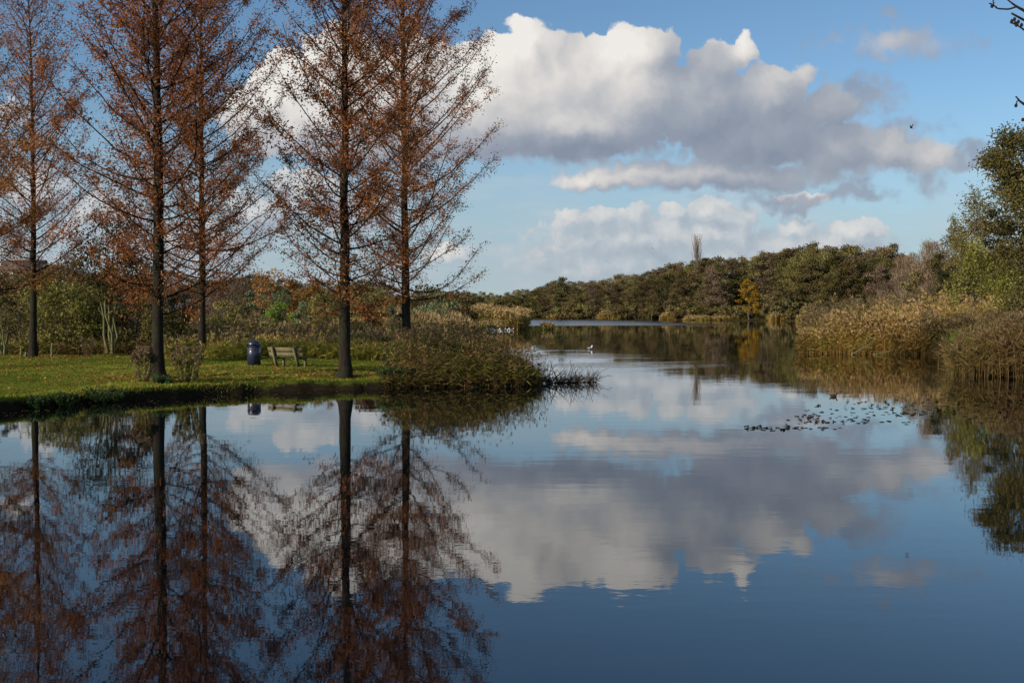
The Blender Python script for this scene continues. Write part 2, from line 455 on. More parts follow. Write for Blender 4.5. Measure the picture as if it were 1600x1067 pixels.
M_WEED = leaf_mat('weeds', [(0.0, (0.102, 0.075, 0.033)), (0.33, (0.294, 0.218, 0.091)), (0.38, (0.125, 0.172, 0.033)), (0.64, (0.385, 0.383, 0.085)), (0.70, (0.169, 0.118, 0.068)), (1.0, (0.453, 0.335, 0.170))], 0.3, 0.1)
M_SCRUB = leaf_mat('scrub', [(0.0, (0.074, 0.044, 0.022)), (0.33, (0.234, 0.149, 0.069)), (0.38, (0.085, 0.101, 0.024)), (0.64, (0.272, 0.228, 0.061)), (0.70, (0.123, 0.076, 0.045)), (1.0, (0.321, 0.204, 0.112))], 0.3, 0.1)
M_GRASSBLADE = leaf_mat('grass_blades', [(0.0, (0.126, 0.172, 0.027)), (0.5, (0.266, 0.311, 0.044)), (0.85, (0.430, 0.415, 0.079)), (1.0, (0.479, 0.300, 0.112))], 0.4, 0.0)
M_BARK_PALE2 = bark_mat('whitish_bark', (0.22, 0.20, 0.17), (0.42, 0.40, 0.35))
M_ALDER = leaf_mat('alder_leaves', [(0.0, (0.060, 0.056, 0.024)), (0.5, (0.140, 0.124, 0.044)), (1.0, (0.260, 0.210, 0.073))], 0.35, 0.3)
M_GREENALDER = leaf_mat('fresh_leaves', [(0.0, (0.097, 0.095, 0.024)), (0.5, (0.200, 0.198, 0.042)), (1.0, (0.419, 0.396, 0.104))], 0.4, 0.2)
M_NETTLE = leaf_mat('nettle_leaves', [(0.0, (0.022, 0.045, 0.014)), (0.6, (0.055, 0.10, 0.032)), (1.0, (0.11, 0.17, 0.06))], 0.35, 0.2)
M_IVY = leaf_mat('ivy_leaves', [(0.0, (0.069, 0.070, 0.024)), (0.55, (0.171, 0.171, 0.049)), (1.0, (0.365, 0.323, 0.109))], 0.3, 0.3)
M_SEED = leaf_mat('seed_fluff', [(0.0, (0.100, 0.069, 0.041)), (0.6, (0.200, 0.143, 0.094)), (1.0, (0.320, 0.239, 0.158))], 0.3, 0.2)
M_PALETWIG = leaf_mat('pale_twigs', [(0.0, (0.11, 0.09, 0.075)), (0.6, (0.22, 0.185, 0.155)), (1.0, (0.32, 0.28, 0.24))], 0.2, 0.2)
M_FRINGE = leaf_mat('weeds_painted_sunlit', [(0.0, (0.158, 0.100, 0.037)), (0.33, (0.455, 0.293, 0.101)), (0.38, (0.195, 0.231, 0.037)), (0.64, (0.596, 0.514, 0.095)), (0.70, (0.261, 0.158, 0.076)), (1.0, (0.700, 0.448, 0.190))], 0.3, 0.1)  # brighter, warmer copy of the weeds ramp: sunlight put into the leaf colour
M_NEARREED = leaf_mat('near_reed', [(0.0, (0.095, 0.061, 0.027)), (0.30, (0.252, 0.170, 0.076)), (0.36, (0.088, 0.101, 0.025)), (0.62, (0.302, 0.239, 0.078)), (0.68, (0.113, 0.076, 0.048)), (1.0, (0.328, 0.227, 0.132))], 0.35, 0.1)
# ------------------------------------------------------------------ shore line and ground
LAKE = np.array([(-29, 4), (-26, 12), (-20.5, 22), (-16.6, 27.4), (-14.3, 30.6), (-12.6, 33.4), (-10.5, 35.9), (-8.6, 37.4), (-6.7, 38.4), (-3.7, 39.7), (-1.4, 40.2),
    (0, 40.5), (0.7, 41.2), (0.3, 44), (-2, 55), (-4, 80), (-6, 120), (-5, 148), (-1, 156), (2.2, 163), (2.6, 168), (-1, 176), (-12, 200), (-10, 260),
    (-6, 340), (5, 352), (20, 345), (45, 318), (62, 298), (75, 287), (90, 272), (84, 240), (60, 180), (36, 112), (22, 78), (18.9, 71.7), (24, 70.2),
    (28, 70), (25, 58), (19.0, 47.6), (22, 44), (24, 40), (21, 34), (15.5, 25), (10.5, 17), (8.3, 12.5), (7.2, 7), (6, 4), (0, 3.2), (-15, 3)], dtype=np.float64)
def signed_dist(P):
    """distance to the shore, positive on land"""
    P = np.asarray(P, dtype=np.float64)[:, :2]
    A = LAKE; B = np.roll(LAKE, -1, axis=0)
    best = np.full(len(P), 1e9); inside = np.zeros(len(P), dtype=bool)
    for a, b in zip(A, B):
        ab = b - a; t = np.clip(((P - a) @ ab) / (ab @ ab), 0, 1)
        best = np.minimum(best, np.linalg.norm(P - a - t[:, None] * ab, axis=1))
        c = (a[1] > P[:, 1]) != (b[1] > P[:, 1])
        xi = (b[0] - a[0]) * (P[:, 1] - a[1]) / (b[1] - a[1] + 1e-12) + a[0]
        inside ^= c & (P[:, 0] < xi)
    return np.where(inside, -best, best)
def wob(P, s, seed=0):
    """cheap smooth noise in -1..1"""
    x, y = P[:, 0] / s, P[:, 1] / s; r = np.random.default_rng(seed).uniform(0, 6.28, 12); o = 0
    for k in range(4):
        a = r[k]; f = 1.0 + 0.7 * k
        o = o + np.sin(f * (x * np.cos(a) + y * np.sin(a)) + r[k + 4]) * np.sin(f * 1.3 * (x * np.sin(a) - y * np.cos(a)) + r[k + 8]) / (1 + 0.5 * k)
    return o / 1.8
def sstep(x, a, b):
    t = np.clip((x - a) / (b - a), 0, 1); return t * t * (3 - 2 * t)
def lawn_z(P):
    sd = signed_dist(P) + 0.13 * wob(P, 0.45, 3) + 0.15 * wob(P, 1.7, 4)
    lip = 0.34 + 0.05 * wob(P, 1.3, 5)
    z = -0.45 + (lip + 0.45) * sstep(sd, -0.30, 0.16)
    z = z + 0.07 * sstep(sd, 0.1, 1.2) + 0.10 * sstep(sd, 1.0, 9.0) + 0.025 * wob(P, 0.9, 6) * sstep(sd, 0.1, 0.6) + 0.03 * wob(P, 3.1, 7) * sstep(sd, 0.3, 2)
    return z
def land_z(P):
    sd = signed_dist(P)
    return -1.0 + 1.25 * sstep(sd, -1.2, 0.5) + 0.35 * sstep(sd, 0.5, 8)
def grid_mesh(xs, ys, zf, name, mat, hole=None):
    X, Y = np.meshgrid(xs, ys); P = np.stack([X.ravel(), Y.ravel()], 1)
    z = zf(P); nx, ny = len(xs), len(ys)
    i = np.arange(ny - 1)[:, None] * nx + np.arange(nx - 1)[None, :]
    q = np.stack([i, i + 1, i + nx + 1, i + nx], -1).reshape(-1, 4)
    mb = MB(); mb.add(np.column_stack([P, z]), quads=q)
    return mb.build(name, mat, smooth=True)

def ground_mats():
    m, g = new_mat('lawn_surface')
    tc = g.new('ShaderNodeTexCoord').outputs['Object']
    nz = g.sep(g.new('ShaderNodeNewGeometry').outputs['Normal'])[2]
    n1 = g.noise(tc, 0.6, 4.0, 0.6); n2 = g.noise(tc, 9.0, 5.0, 0.65); n3 = g.noise(tc, 60.0, 3.0, 0.6)
    grass = g.mix(g.ss(n1, 0.35, 0.65), (0.092, 0.132, 0.019), (0.160, 0.180, 0.030))
    grass = g.mix(g.ss(g.math('ADD', n2, g.math('MULTIPLY', g.math('SUBTRACT', g.noise(g.vmath('MULTIPLY', tc, (0.5, 1.4, 1)), 0.9, 4.0, 0.6), 0.5), 0.9)), 0.50, 0.68), grass, (0.105, 0.088, 0.026))
    grass = g.mix(g.math('MULTIPLY', g.ss(n3, 0.4, 0.7), 0.5), grass, (0.045, 0.06, 0.011))
    soil = g.mix(n2, (0.012, 0.009, 0.006), (0.045, 0.036, 0.022))
    c = g.mix(g.ss(g.math('ADD', nz, g.math('MULTIPLY', g.math('SUBTRACT', n2, 0.5), 0.4)), 0.55, 0.85), soil, grass)
    b = g.new('ShaderNodeBsdfDiffuse'); g.put(b.inputs['Color'], c)
    bp = g.new('ShaderNodeBump'); bp.inputs['Strength'].default_value = 1.0; bp.inputs['Distance'].default_value = 0.05
    g.put(bp.inputs['Height'], g.math('ADD', n2, n3)); g.l.new(bp.outputs[0], b.inputs['Normal'])
    finish(g, b.outputs[0])
    m2, g = new_mat('rough_ground')
    tc = g.new('ShaderNodeTexCoord').outputs['Object']
    n = g.noise(tc, 0.3, 6.0, 0.65)
    b = g.new('ShaderNodeBsdfDiffuse'); g.put(b.inputs['Color'], g.mix(g.ss(n, 0.35, 0.65), (0.030, 0.026, 0.012), (0.075, 0.062, 0.026)))
    finish(g, b.outputs[0])
    return m, m2
M_LAWN, M_ROUGH = ground_mats()

LX = np.arange(-34.0, 1.21, 0.16); LY = np.arange(18.0, 64.01, 0.16)
tag(grid_mesh(LX, LY, lawn_z, 'lawn', M_LAWN), kind='structure')
def ground_under(P):
    z = land_z(P)
    ins = (P[:, 0] > -33.9) & (P[:, 0] < 1.1) & (P[:, 1] > 18.1) & (P[:, 1] < 63.9)
    return np.where(ins, np.minimum(z, -0.6), z)
gx = np.unique(np.concatenate([-np.geomspace(140, 4000, 12), np.arange(-140, -36, 8), np.arange(-36, 40, 2.0), np.arange(40, 141, 4), np.geomspace(140, 4000, 12)]))
gy = np.unique(np.concatenate([-np.geomspace(20, 4000, 12), np.arange(-20, 90, 2.0), np.arange(90, 420, 5.0), np.geomspace(420, 6000, 12)]))
tag(grid_mesh(gx, gy, ground_under, 'ground', M_ROUGH), kind='structure')

# ------------------------------------------------------------------ water
def water_mat():
    m, g = new_mat('lake_water')
    tc = g.new('ShaderNodeTexCoord').outputs['Object']
    x, y, z = g.sep(tc)
    b = g.new('ShaderNodeBsdfPrincipled')
    g.put(b.inputs['Base Color'], (0.002, 0.004, 0.006, 1))
    b.inputs['IOR'].default_value = 1.85
    # wind: an open strip far out is ruffled, a patch in the middle distance barely
    wz = g.noise(g.vmath('MULTIPLY', tc, (0.010, 0.03, 1)), 1.0, 3.0, 0.5)
    strip = g.math('MULTIPLY', g.ss(g.math('ADD', y, g.math('MULTIPLY', wz, 24.0)), 205.0, 226.0), g.ss(g.math('ADD', x, g.math('MULTIPLY', wz, 20.0)), 62.0, 34.0))
    rough = g.math('ADD', 0.012, g.math('MULTIPLY', strip, 0.24))
    g.put(b.inputs['Roughness'], rough)
    fine = g.noise(g.vmath('MULTIPLY', tc, (0.75, 1.5, 1)), 1.1, 4.0, 0.55, dims='3D')
    swell = g.noise(g.vmath('MULTIPLY', tc, (0.5, 1.4, 1)), 0.35, 3.0, 0.5)
    patch = g.ss(g.noise(g.vmath('MULTIPLY', tc, (0.06, 0.14, 1)), 1.0, 3.0, 0.5), 0.48, 0.66)
    mid = g.math('MULTIPLY', g.math('MULTIPLY', g.ss(y, 44.0, 54.0), g.ss(y, 92.0, 70.0)), patch)
    amp = g.math('ADD', RIPPLE, g.math('ADD', g.math('MULTIPLY', patch, RIPPLE * 1.2), g.math('ADD', g.math('MULTIPLY', mid, RIPPLE * 7.0), g.math('MULTIPLY', strip, 0.03))))
    h = g.math('ADD', g.math('MULTIPLY', fine, amp), g.math('MULTIPLY', swell, RIPPLE * 2.2))
    bp = g.new('ShaderNodeBump'); bp.inputs['Strength'].default_value = 1.0; bp.inputs['Distance'].default_value = 1.0
    g.put(bp.inputs['Height'], h); g.l.new(bp.outputs[0], b.inputs['Normal'])
    finish(g, b.outputs[0]); return m
RIPPLE = 0.0011
mb = MB(); mb.add([(-60, -10, 0), (140, -10, 0), (140, 380, 0), (-60, 380, 0)], quads=[(0, 1, 2, 3)])
tag(mb.build('water', water_mat()), kind='structure')

# ------------------------------------------------------------------ grass and fallen leaves on the lawn
def lawn_points(rng, n, zone=None):
    out = []
    while sum(map(len, out)) < n:
        D = 26.0 / rng.uniform(26.0 / 57.0, 1.0, n * 2)
        px = rng.uniform(-130, 700, n * 2); P = np.column_stack([px2x(px, D), D])
        sd = signed_dist(P); ok = (sd > 0.02) & (P[:, 0] > -33) & (P[:, 1] < 60)
        out.append(P[ok])
    return np.concatenate(out)[:n]
rng = np.random.default_rng(11)
P = lawn_points(rng, 90000)
z = lawn_z(P); b3 = np.column_stack([P, z - 0.01]); n = len(P)
sd = signed_dist(P)
patch = 0.5 + 0.5 * wob(P, 1.2, 21); patch2 = 0.5 + 0.5 * wob(P, 3.5, 22)
hh = rng.uniform(0.025, 0.065, n) * (0.4 + 1.1 * patch * (0.4 + patch2)) * np.where(sd < 0.5, 1.7, 1.0)
lean = np.column_stack([rng.normal(0, 0.03, (n, 2)), np.zeros(n)])
tint = np.clip(0.05 + 0.65 * patch2 + rng.normal(0, 0.2, n) + (rng.random(n) < 0.06) * 0.6, 0, 1)
mb = MB(); blades(mb, b3, hh, 0.022, lean, rng, tint)
# longer blades hanging over the lip of the bank
Q = lawn_points(rng, 60000); sdq = signed_dist(Q); Q = Q[(sdq < 0.34)][:14000]
e = 0.05; gx_ = (signed_dist(Q + [e, 0]) - signed_dist(Q - [e, 0])) / (2 * e); gy_ = (signed_dist(Q + [0, e]) - signed_dist(Q - [0, e])) / (2 * e)
outw = unit(np.column_stack([-gx_, -gy_, np.zeros(len(Q))]) + rng.normal(0, .4, (len(Q), 3)) * [1, 1, 0])
L = rng.uniform(0.08, 0.30, len(Q)) * (0.5 + 0.8 * (0.5 + 0.5 * wob(Q, 0.8, 41)))
blades(mb, np.column_stack([Q, lawn_z(Q) - 0.01]), L * rng.uniform(-0.25, 0.8, len(Q)), 0.024, outw * L[:, None] * 0.8, rng, np.clip(rng.normal(0.5, 0.28, len(Q)), 0, 1))
tag(mb.build('grass', M_GRASSBLADE), kind='stuff', label='short green grass of the lakeside lawn', cat='grass')
P = lawn_points(rng, 3800); 
under = np.concatenate([rng.normal(0, 1, (k, 2)) * [2.4, 1.5] + c for c, k in (((-12.3, 38.0), 900), ((-6.2, 39.9), 800), ((-15.5, 55), 500), ((-23, 53), 500), ((-22, 44), 700), ((-9, 43), 300))])
under = under[(signed_dist(under) > 0.1) & (under[:, 1] < 60)]
keep = (0.5 + 0.5 * wob(P, 2.5, 33)) + rng.normal(0, 0.2, len(P)) > 0.75; P = np.concatenate([P[keep], under])
C = np.column_stack([P, lawn_z(P) + 0.035]); nrm = unit(np.column_stack([rng.normal(0, .3, (len(P), 2)), np.ones(len(P))]))
dirs = unit(np.cross(nrm, rand_dirs(rng, len(P))))
mb = MB(); mb.quads(leaf_quads(C, rng.uniform(0.06, 0.13, len(P)), 0.6, rng, dirs=dirs), np.clip(rng.normal(0.55, 0.25, len(P)), 0, 1))
tag(mb.build('fallen_leaves', M_ORANGE), kind='stuff', label='brown fallen leaves strewn over the lawn', cat='leaves')

# leaves that have drifted onto the water along the bank
Q = np.column_stack([px2x((qx := rng.uniform(-60, 640, 2600)), (qd := rng.uniform(24, 40.5, 2600))), qd]); sdq = signed_dist(Q)
Q = Q[(sdq < -0.12) & (rng.random(len(Q)) < np.exp(sdq / 1.1))]
nq = len(Q); up = unit(np.column_stack([rng.normal(0, .05, (nq, 2)), np.ones(nq)])); dq = unit(np.cross(up, rand_dirs(rng, nq)))
mb = MB(); s_ = np.cross(up, dq); C = np.column_stack([Q, np.full(nq, 0.006)]); L = rng.uniform(0.05, 0.11, nq)[:, None]
mb.quads(np.stack([C - dq * L * .5, C + s_ * L * .28, C + dq * L * .5, C - s_ * L * .28], 1), np.clip(rng.normal(0.55, 0.25, nq), 0, 1))
tag(mb.build('floating_leaves', M_ORANGE), kind='stuff', label='fallen leaves drifting on the water along the lawn bank', cat='leaves')
# ------------------------------------------------------------------ rust-coloured conifers on the lawn
def conifer(X, Y, H, r0, half, seed, label, first=2.7, dens=1.0, nbr=84, leaves=1.0, lean=(0, 0), group='tall rust-coloured conifers on the lawn', lo_tint=0.55, power=0.75):
    rng = np.random.default_rng(seed)
    z0 = float(lawn_z(np.array([[X, Y]]))[0]) - 0.05
    root = empty('conifer', (X, Y, z0), 0.0)
    tag(root, label, 'tree', group)
    mb = MB()
    zs = np.concatenate([[0, 0.12, 0.35, 0.8, 1.5], np.linspace(2.5, H, 16)])
    wx = np.cumsum(rng.normal(0, 0.02, len(zs))); wy = np.cumsum(rng.normal(0, 0.02, len(zs)))
    rr = r0 * np.clip(1 - zs / H, 0.015, 1) ** 1.05 * (1 + rng.normal(0, 0.035, len(zs)))
    rr = rr * (1 + 0.55 * np.exp(-zs / 0.35))
    pts = np.column_stack([wx + lean[0] * zs / H, wy + lean[1] * zs / H, zs])
    mb.tube(pts, rr, 12, 0.5)
    trunk = mb
    def axis(z): return np.array([np.interp(z, zs, pts[:, 0]), np.interp(z, zs, pts[:, 1]), z])
    LC, LD, LS, LT = [], [], [], []
    limbs = MB()
    nbr = int(nbr * 1.55)
    for i in range(nbr):
        f = ((i + rng.uniform(0, 1)) / nbr)
        zb = first + (H * 0.975 - first) * f
        t01 = zb / H
        az = i * 2.399 + rng.uniform(-0.4, 0.4)
        L = half * (1 - t01) ** power * 1.22 * rng.choice([rng.uniform(0.45, 0.8), rng.uniform(0.82, 1.0)], p=[0.35, 0.65]) + 0.22
        if t01 < 0.2: L *= rng.uniform(0.62, 0.86)
        a = 0.18 + 1.05 * t01 + rng.normal(0, 0.13); bq = 0.34 + rng.normal(0, 0.12)
        if t01 < 0.3 and rng.random() < 0.45: a -= 0.42; bq += 0.32
        n = 9; t = np.linspace(0, 1, n)
        curl = rng.normal(0, 0.18)
        A = az + curl * t
        bp = axis(zb) + np.column_stack([np.cos(A) * L * t, np.sin(A) * L * t, L * (a * t + bq * t * t)])
        bp[1:] += rng.normal(0, 0.025 * L / 2, (n - 1, 3)) * t[1:, None]
        br = (0.007 + 0.0085 * L) * (1 - 0.85 * t) + 0.003
        limbs.tube(bp, br, 5, 0.5, cap=False)
        ntw = int(max(5, L * 6.4))
        for k in range(ntw):
            tt = rng.uniform(0.10, 1.0) ** 0.85
            o = np.array([np.interp(tt, t, bp[:, j]) for j in range(3)])
            tang = unit(bp[min(n - 1, int(tt * (n - 1)) + 1)] - bp[max(0, int(tt * (n - 1)) - 1)])
            side = unit(np.cross(tang, [0, 0, 1])) * rng.choice([-1, 1])
            d = unit(tang * rng.uniform(0.3, 1.0) + side * rng.uniform(0.2, 1.0) + np.array([0, 0, rng.uniform(-0.35, 0.75)]))
            tl = rng.uniform(0.4, 1.35) * (0.55 + 0.45 * min(1.0, L / 2.2))
            q = np.linspace(0, 1, 4)
            tp = o + d * (tl * q)[:, None] + np.array([0, 0, -0.18])[None] * (tl * q * q)[:, None]
            limbs.tube(tp, np.linspace(0.008, 0.003, 4), 3, 0.5, cap=False)
            m = int(rng.poisson(34 * leaves * dens * (0.7 + 0.5 * tl) * rng.choice([0.35, 1.0, 1.75], p=[0.3, 0.45, 0.25])))
            if rng.random() < 0.16: m = m // 5
            if t01 < 0.22 and rng.random() < 0.45: m = m // 3
            if m == 0: continue
            s = rng.uniform(0.1, 1.05, m)
            c = o + d * (tl * s)[:, None] + np.array([0, 0, -0.18])[None] * (tl * s * s)[:, None] + rng.normal(0, 0.13, (m, 3))
            LC.append(c); LD.append(unit(d[None] * 0.5 + rng.normal(0, 0.6, (m, 3)) + np.array([0, 0, -0.35])))
            LS.append(rng.uniform(0.07, 0.175, m))
            LT.append(np.clip(rng.normal(lo_tint - 0.12 * t01 + rng.normal(0, 0.09), 0.17, m), 0, 1))
    # short leafy shoots on the stem itself
    m = int(900 * leaves)
    zz = rng.uniform(first, H * 0.8, m); az = rng.uniform(0, 6.283, m); rad = np.interp(zz, zs, rr) + rng.exponential(0.12, m)
    ax = np.column_stack([np.interp(zz, zs, pts[:, 0]), np.interp(zz, zs, pts[:, 1]), zz])
    keep = wob(np.column_stack([zz, az]), 0.7, seed) > -0.1
    c = (ax + np.column_stack([np.cos(az) * rad, np.sin(az) * rad, np.zeros(m)]))[keep]
    LC.append(c); LD.append(unit(rng.normal(0, .6, (len(c), 3)) + np.array([0, 0, -.5]))); LS.append(rng.uniform(0.07, 0.17, len(c))); LT.append(np.clip(rng.normal(lo_tint, .2, len(c)), 0, 1))
    C, Dd, S, T = np.concatenate(LC), np.concatenate(LD), np.concatenate(LS), np.concatenate(LT)
    trunk.build('trunk', M_BARK, root, smooth=True)
    limbs.build('branches', M_BARK, root, smooth=True)
    fol = MB(); fol.quads(leaf_quads(C, S, 0.34, rng, dirs=Dd), T)
    fol.build('foliage', M_RUST, root)
    return root

conifer(px2x(248, 38.3), 38.3, 25.0, 0.22, 4.0, 101, 'large rust-coloured conifer on the lawn edge, its base between two dried seed-head clumps', first=2.2, nbr=92, lean=(-0.1, 0))
conifer(px2x(536, 39.9), 39.9, 22.5, 0.22, 3.5, 102, 'rust-coloured conifer with a flared base at the lakeside, just right of the bench', first=2.3, nbr=86)
conifer(px2x(635, 57), 57, 29.5, 0.23, 5.35, 103, 'rust-coloured conifer rising from tall reeds, nearest to the open lake', first=3.0, nbr=104, leaves=0.9)
conifer(px2x(315, 55), 55, 24.0, 0.20, 5.0, 104, 'slimmer rust-coloured conifer behind the large one, a little left of the blue bin', first=2.8, nbr=84, leaves=0.85)
conifer(px2x(50, 53.3), 53.3, 19.6, 0.185, 3.5, 105, 'thin rust-coloured conifer at the back of the lawn with a sparse top', first=3.6, nbr=66, leaves=0.7)
conifer(px2x(-62, 44), 44, 15.0, 0.2, 3.9, 106, 'orange-brown conifer mostly cut off by the left edge of the photograph', first=3.2, nbr=58, leaves=1.1, lo_tint=0.75)
# ------------------------------------------------------------------ broadleaf trees and shrubs
def crown_shape(rng, n_clump, R_, z0, z1, taper='dome'):
    """clump centres (n,3) and clump radii for a crown between z0 and z1"""
    c, r = [], []
    for i in range(n_clump):
        f = (i + rng.random()) / n_clump
        z = z0 + (z1 - z0) * f
        if taper == 'dome': w = R_ * math.sqrt(max(0.02, 1 - (abs(f - 0.40) / 0.64) ** 2))
        elif taper == 'alder': w = R_ * (0.28 + 0.72 * min(1.0, (1.0 - f) / 0.62) ** 0.9)
        elif taper == 'cone': w = R_ * (1.02 - f) ** 0.8
        elif taper == 'column': w = R_ * (0.35 + 0.65 * math.sin(math.pi * min(1, 0.12 + 0.88 * (1 - f)) ** 0.8))
        else: w = R_
        a = rng.uniform(0, 2 * math.pi); rr = w * math.sqrt(rng.uniform(0.05, 1.0))
        c.append((rr * math.cos(a), rr * math.sin(a), z)); r.append(rng.uniform(0.22, 0.42) * R_ * (0.6 + 0.4 * w / R_) * (0.62 if n_clump > 80 else 1.0))
    return np.array(c), np.array(r)

def plant_meshes(seed, H, R_, n_clump, per, leaf, crown_from=0.25, taper='dome', stems=1, r0=0.15, limbs=True, aspect=0.7, flat=0.55, spread=0.3, tint_mu=0.5, stem_top=0.8, twiggy=0.0, m_bark=None, m_leaf=None, names=('trunk', 'crown')):
    rng = np.random.default_rng(seed)
    c, r = crown_shape(rng, n_clump, R_, H * crown_from, H * 0.97, taper)
    tb = MB()
    bases = []
    for s in range(stems):
        a = rng.uniform(0, 6.283); b0 = np.array([math.cos(a), math.sin(a), 0]) * (0.0 if stems == 1 else R_ * 0.12 * rng.uniform(0.3, 1.5))
        tp = b0 * (1 + 3 * spread) + np.array([rng.normal(0, 0.03 * H), rng.normal(0, 0.03 * H), H * stem_top * rng.uniform(0.85, 1.05)]) + (b0 * 0 if stems == 1 else np.array([math.cos(a), math.sin(a), 0]) * R_ * spread * rng.uniform(.5, 1.2))
        t = np.linspace(0, 1, 7)
        pts = b0 + (tp - b0) * t[:, None]; pts[1:-1] += rng.normal(0, 0.012 * H, (5, 3)) * [1, 1, 0]
        rr = r0 * (1 - 0.85 * t) * rng.uniform(0.75, 1.1) * (1 + 0.4 * np.exp(-t * 14))
        tb.tube(pts, rr, 7, 0.5, cap=False); bases.append((pts, rr))
    if limbs:
        for k in range(len(c)):
            pts, rr = bases[k % len(bases)]
            zt = max(0.12 * H, c[k, 2] - 0.7 * np.linalg.norm(c[k, :2]) - 0.05 * H)
            f = min(0.95, zt / max(pts[-1, 2], .01)); i = f * 6
            o = np.array([np.interp(i, np.arange(7), pts[:, j]) for j in range(3)])
            t = np.linspace(0, 1, 5)[:, None]
            q = o + (c[k] - o) * t + np.array([0, 0, 0.10 * H]) * (t * (1 - t)) * rng.uniform(-0.3, 1.0) + rng.normal(0, 0.01 * H, (5, 3)) * (t > 0)
            tb.tube(q, np.linspace(max(0.012, np.interp(i, np.arange(7), rr) * 0.5), 0.008, 5), 4, 0.5, cap=False)
    C = []; T = []; S = []
    for k in range(len(c)):
        m = int(per * rng.uniform(0.6, 1.3))
        g = rng.normal(0, 1, (m, 3)); g = g / (np.linalg.norm(g, axis=1, keepdims=True) + 1e-6) * rng.uniform(0.25, 1.0, (m, 1)) ** 0.6
        C.append(c[k] + g * r[k] * np.array([1.15, 1.15, flat]) + rng.normal(0, 0.06 * R_, (m, 3)))
        T.append(np.clip(rng.normal(tint_mu + rng.normal(0, 0.16), 0.17, m), 0, 1)); S.append(leaf * rng.uniform(0.6, 1.25, m))
    C = np.concatenate(C); C[:, 2] = np.maximum(C[:, 2], 0.03)
    dirs = rand_dirs(rng, len(C))
    if twiggy: dirs = unit(dirs * (1 - twiggy) + twiggy * unit(np.column_stack([C[:, :2] * 0.45, np.full(len(C), R_ * 0.8)])))
    fb = MB(); fb.quads(leaf_quads(C, np.concatenate(S), aspect, rng, dirs=dirs), np.concatenate(T))
    return tb.mesh(names[0], m_bark or M_BARK_FAR, True), fb.mesh(names[1], m_leaf or M_OLIVE)

def plant(kind, label, cat, X, Y, z, meshes, rz=0.0, sc=(1, 1, 1), group=None):
    root = empty(kind, (X, Y, z), rz); root.scale = sc; tag(root, label, cat, group)
    for me in meshes:
        o = bpy.data.objects.new(me.name.split('.')[0], me); COL.objects.link(o); o.parent = root
    return root
def with_mat(me, mat):
    m2 = me.copy(); m2.materials.clear(); m2.materials.append(mat); return m2
def gz(X, Y): return float(land_z(np.array([[X, Y]]))[0])

# ---------------- the wood across the lake: one tree per trunk
far_protos = []
for s in range(7):
    far_protos.append(plant_meshes(300 + s, 17.0, 4.3, 50, 130, 0.42, 0.06 + 0.05 * (s % 3), 'dome', 1, 0.20, True, 0.6, 0.45, tint_mu=0.5, m_leaf=M_BROWN))
far_green = [tuple([with_mat(p[0], M_BARK_FAR), with_mat(p[1], M_OLIVE)]) for p in far_protos[:4]]
far_dark = [tuple([with_mat(p[0], M_BARK_FAR), with_mat(p[1], M_DARKGREEN)]) for p in far_protos[2:6]]
far_pale = [tuple([with_mat(p[0], M_BARK_FAR), with_mat(p[1], M_TWIG)]) for p in far_protos[1:5]]
PROFILE = [(560, 466), (640, 462), (690, 458), (730, 452), (765, 456), (800, 454), (850, 448), (878, 434), (905, 440), (950, 432), (1000, 426), (1050, 412), (1089, 406), (1120, 396),
           (1160, 403), (1180, 394), (1220, 390), (1250, 380), (1290, 380), (1310, 390), (1335, 377), (1352, 395), (1385, 375), (1410, 392), (1430, 405), (1500, 400), (1600, 380), (1750, 370)]
PXS, PYS = zip(*PROFILE)
SHORE = [(560, 300), (740, 345), (820, 356), (900, 345), (1025, 322), (1150, 305), (1250, 290), (1400, 280), (1750, 260)]
rng = np.random.default_rng(77)
KINDS = {'brown': (far_protos, 'brown leafy tree in the wood across the lake'),
         'olive': (far_green, 'olive green tree in the wood across the lake'),
         'dark': (far_dark, 'dark green tree in the wood across the lake'),
         'pale': (far_pale, 'pale twiggy tree in the wood across the lake')}
for row in range(4):
    px = 575 + rng.uniform(0, 15)
    while px < 1640:
        D = np.interp(px, *zip(*SHORE)) + 6 + row * 9 + rng.uniform(-3, 3)
        hpx = np.interp(px, PXS, PYS)
        if row in (0,): hpx = hpx + (485 - hpx) * rng.uniform(0.18, 0.45)
        elif row == 1: hpx = hpx + (485 - hpx) * rng.uniform(0.04, 0.22)
        else: hpx = hpx + rng.uniform(-3, 7)
        H = py2z(hpx, D) - 0.6
        if 1135 < px < 1205 and row < 2: px += 30; continue
        w = rng.random()
        k = 'brown' if w < 0.66 else 'olive' if w < 0.84 else 'dark' if w < 0.90 else 'pale'
        if px < 860 and w < 0.5: k = 'olive' if w < 0.3 else 'brown'
        if px > 1240 and 0.5 < w < 0.62: k = 'olive'
        ms, lab = KINDS[k]
        X = px2x(px, D); s = H / 17.0; sw = s * rng.uniform(0.85, 1.15) * (1.12 if H < 13 else 1.0)
        plant('woodland_tree', lab, 'tree', X, D, 0.4, ms[rng.integers(len(ms))], rng.uniform(0, 6.28), (sw, sw, s), 'trees of the wood across the lake')
        px += rng.uniform(11, 18) * (1.0 if H > 11 else 0.8) * (1.15 if row else 1.0)
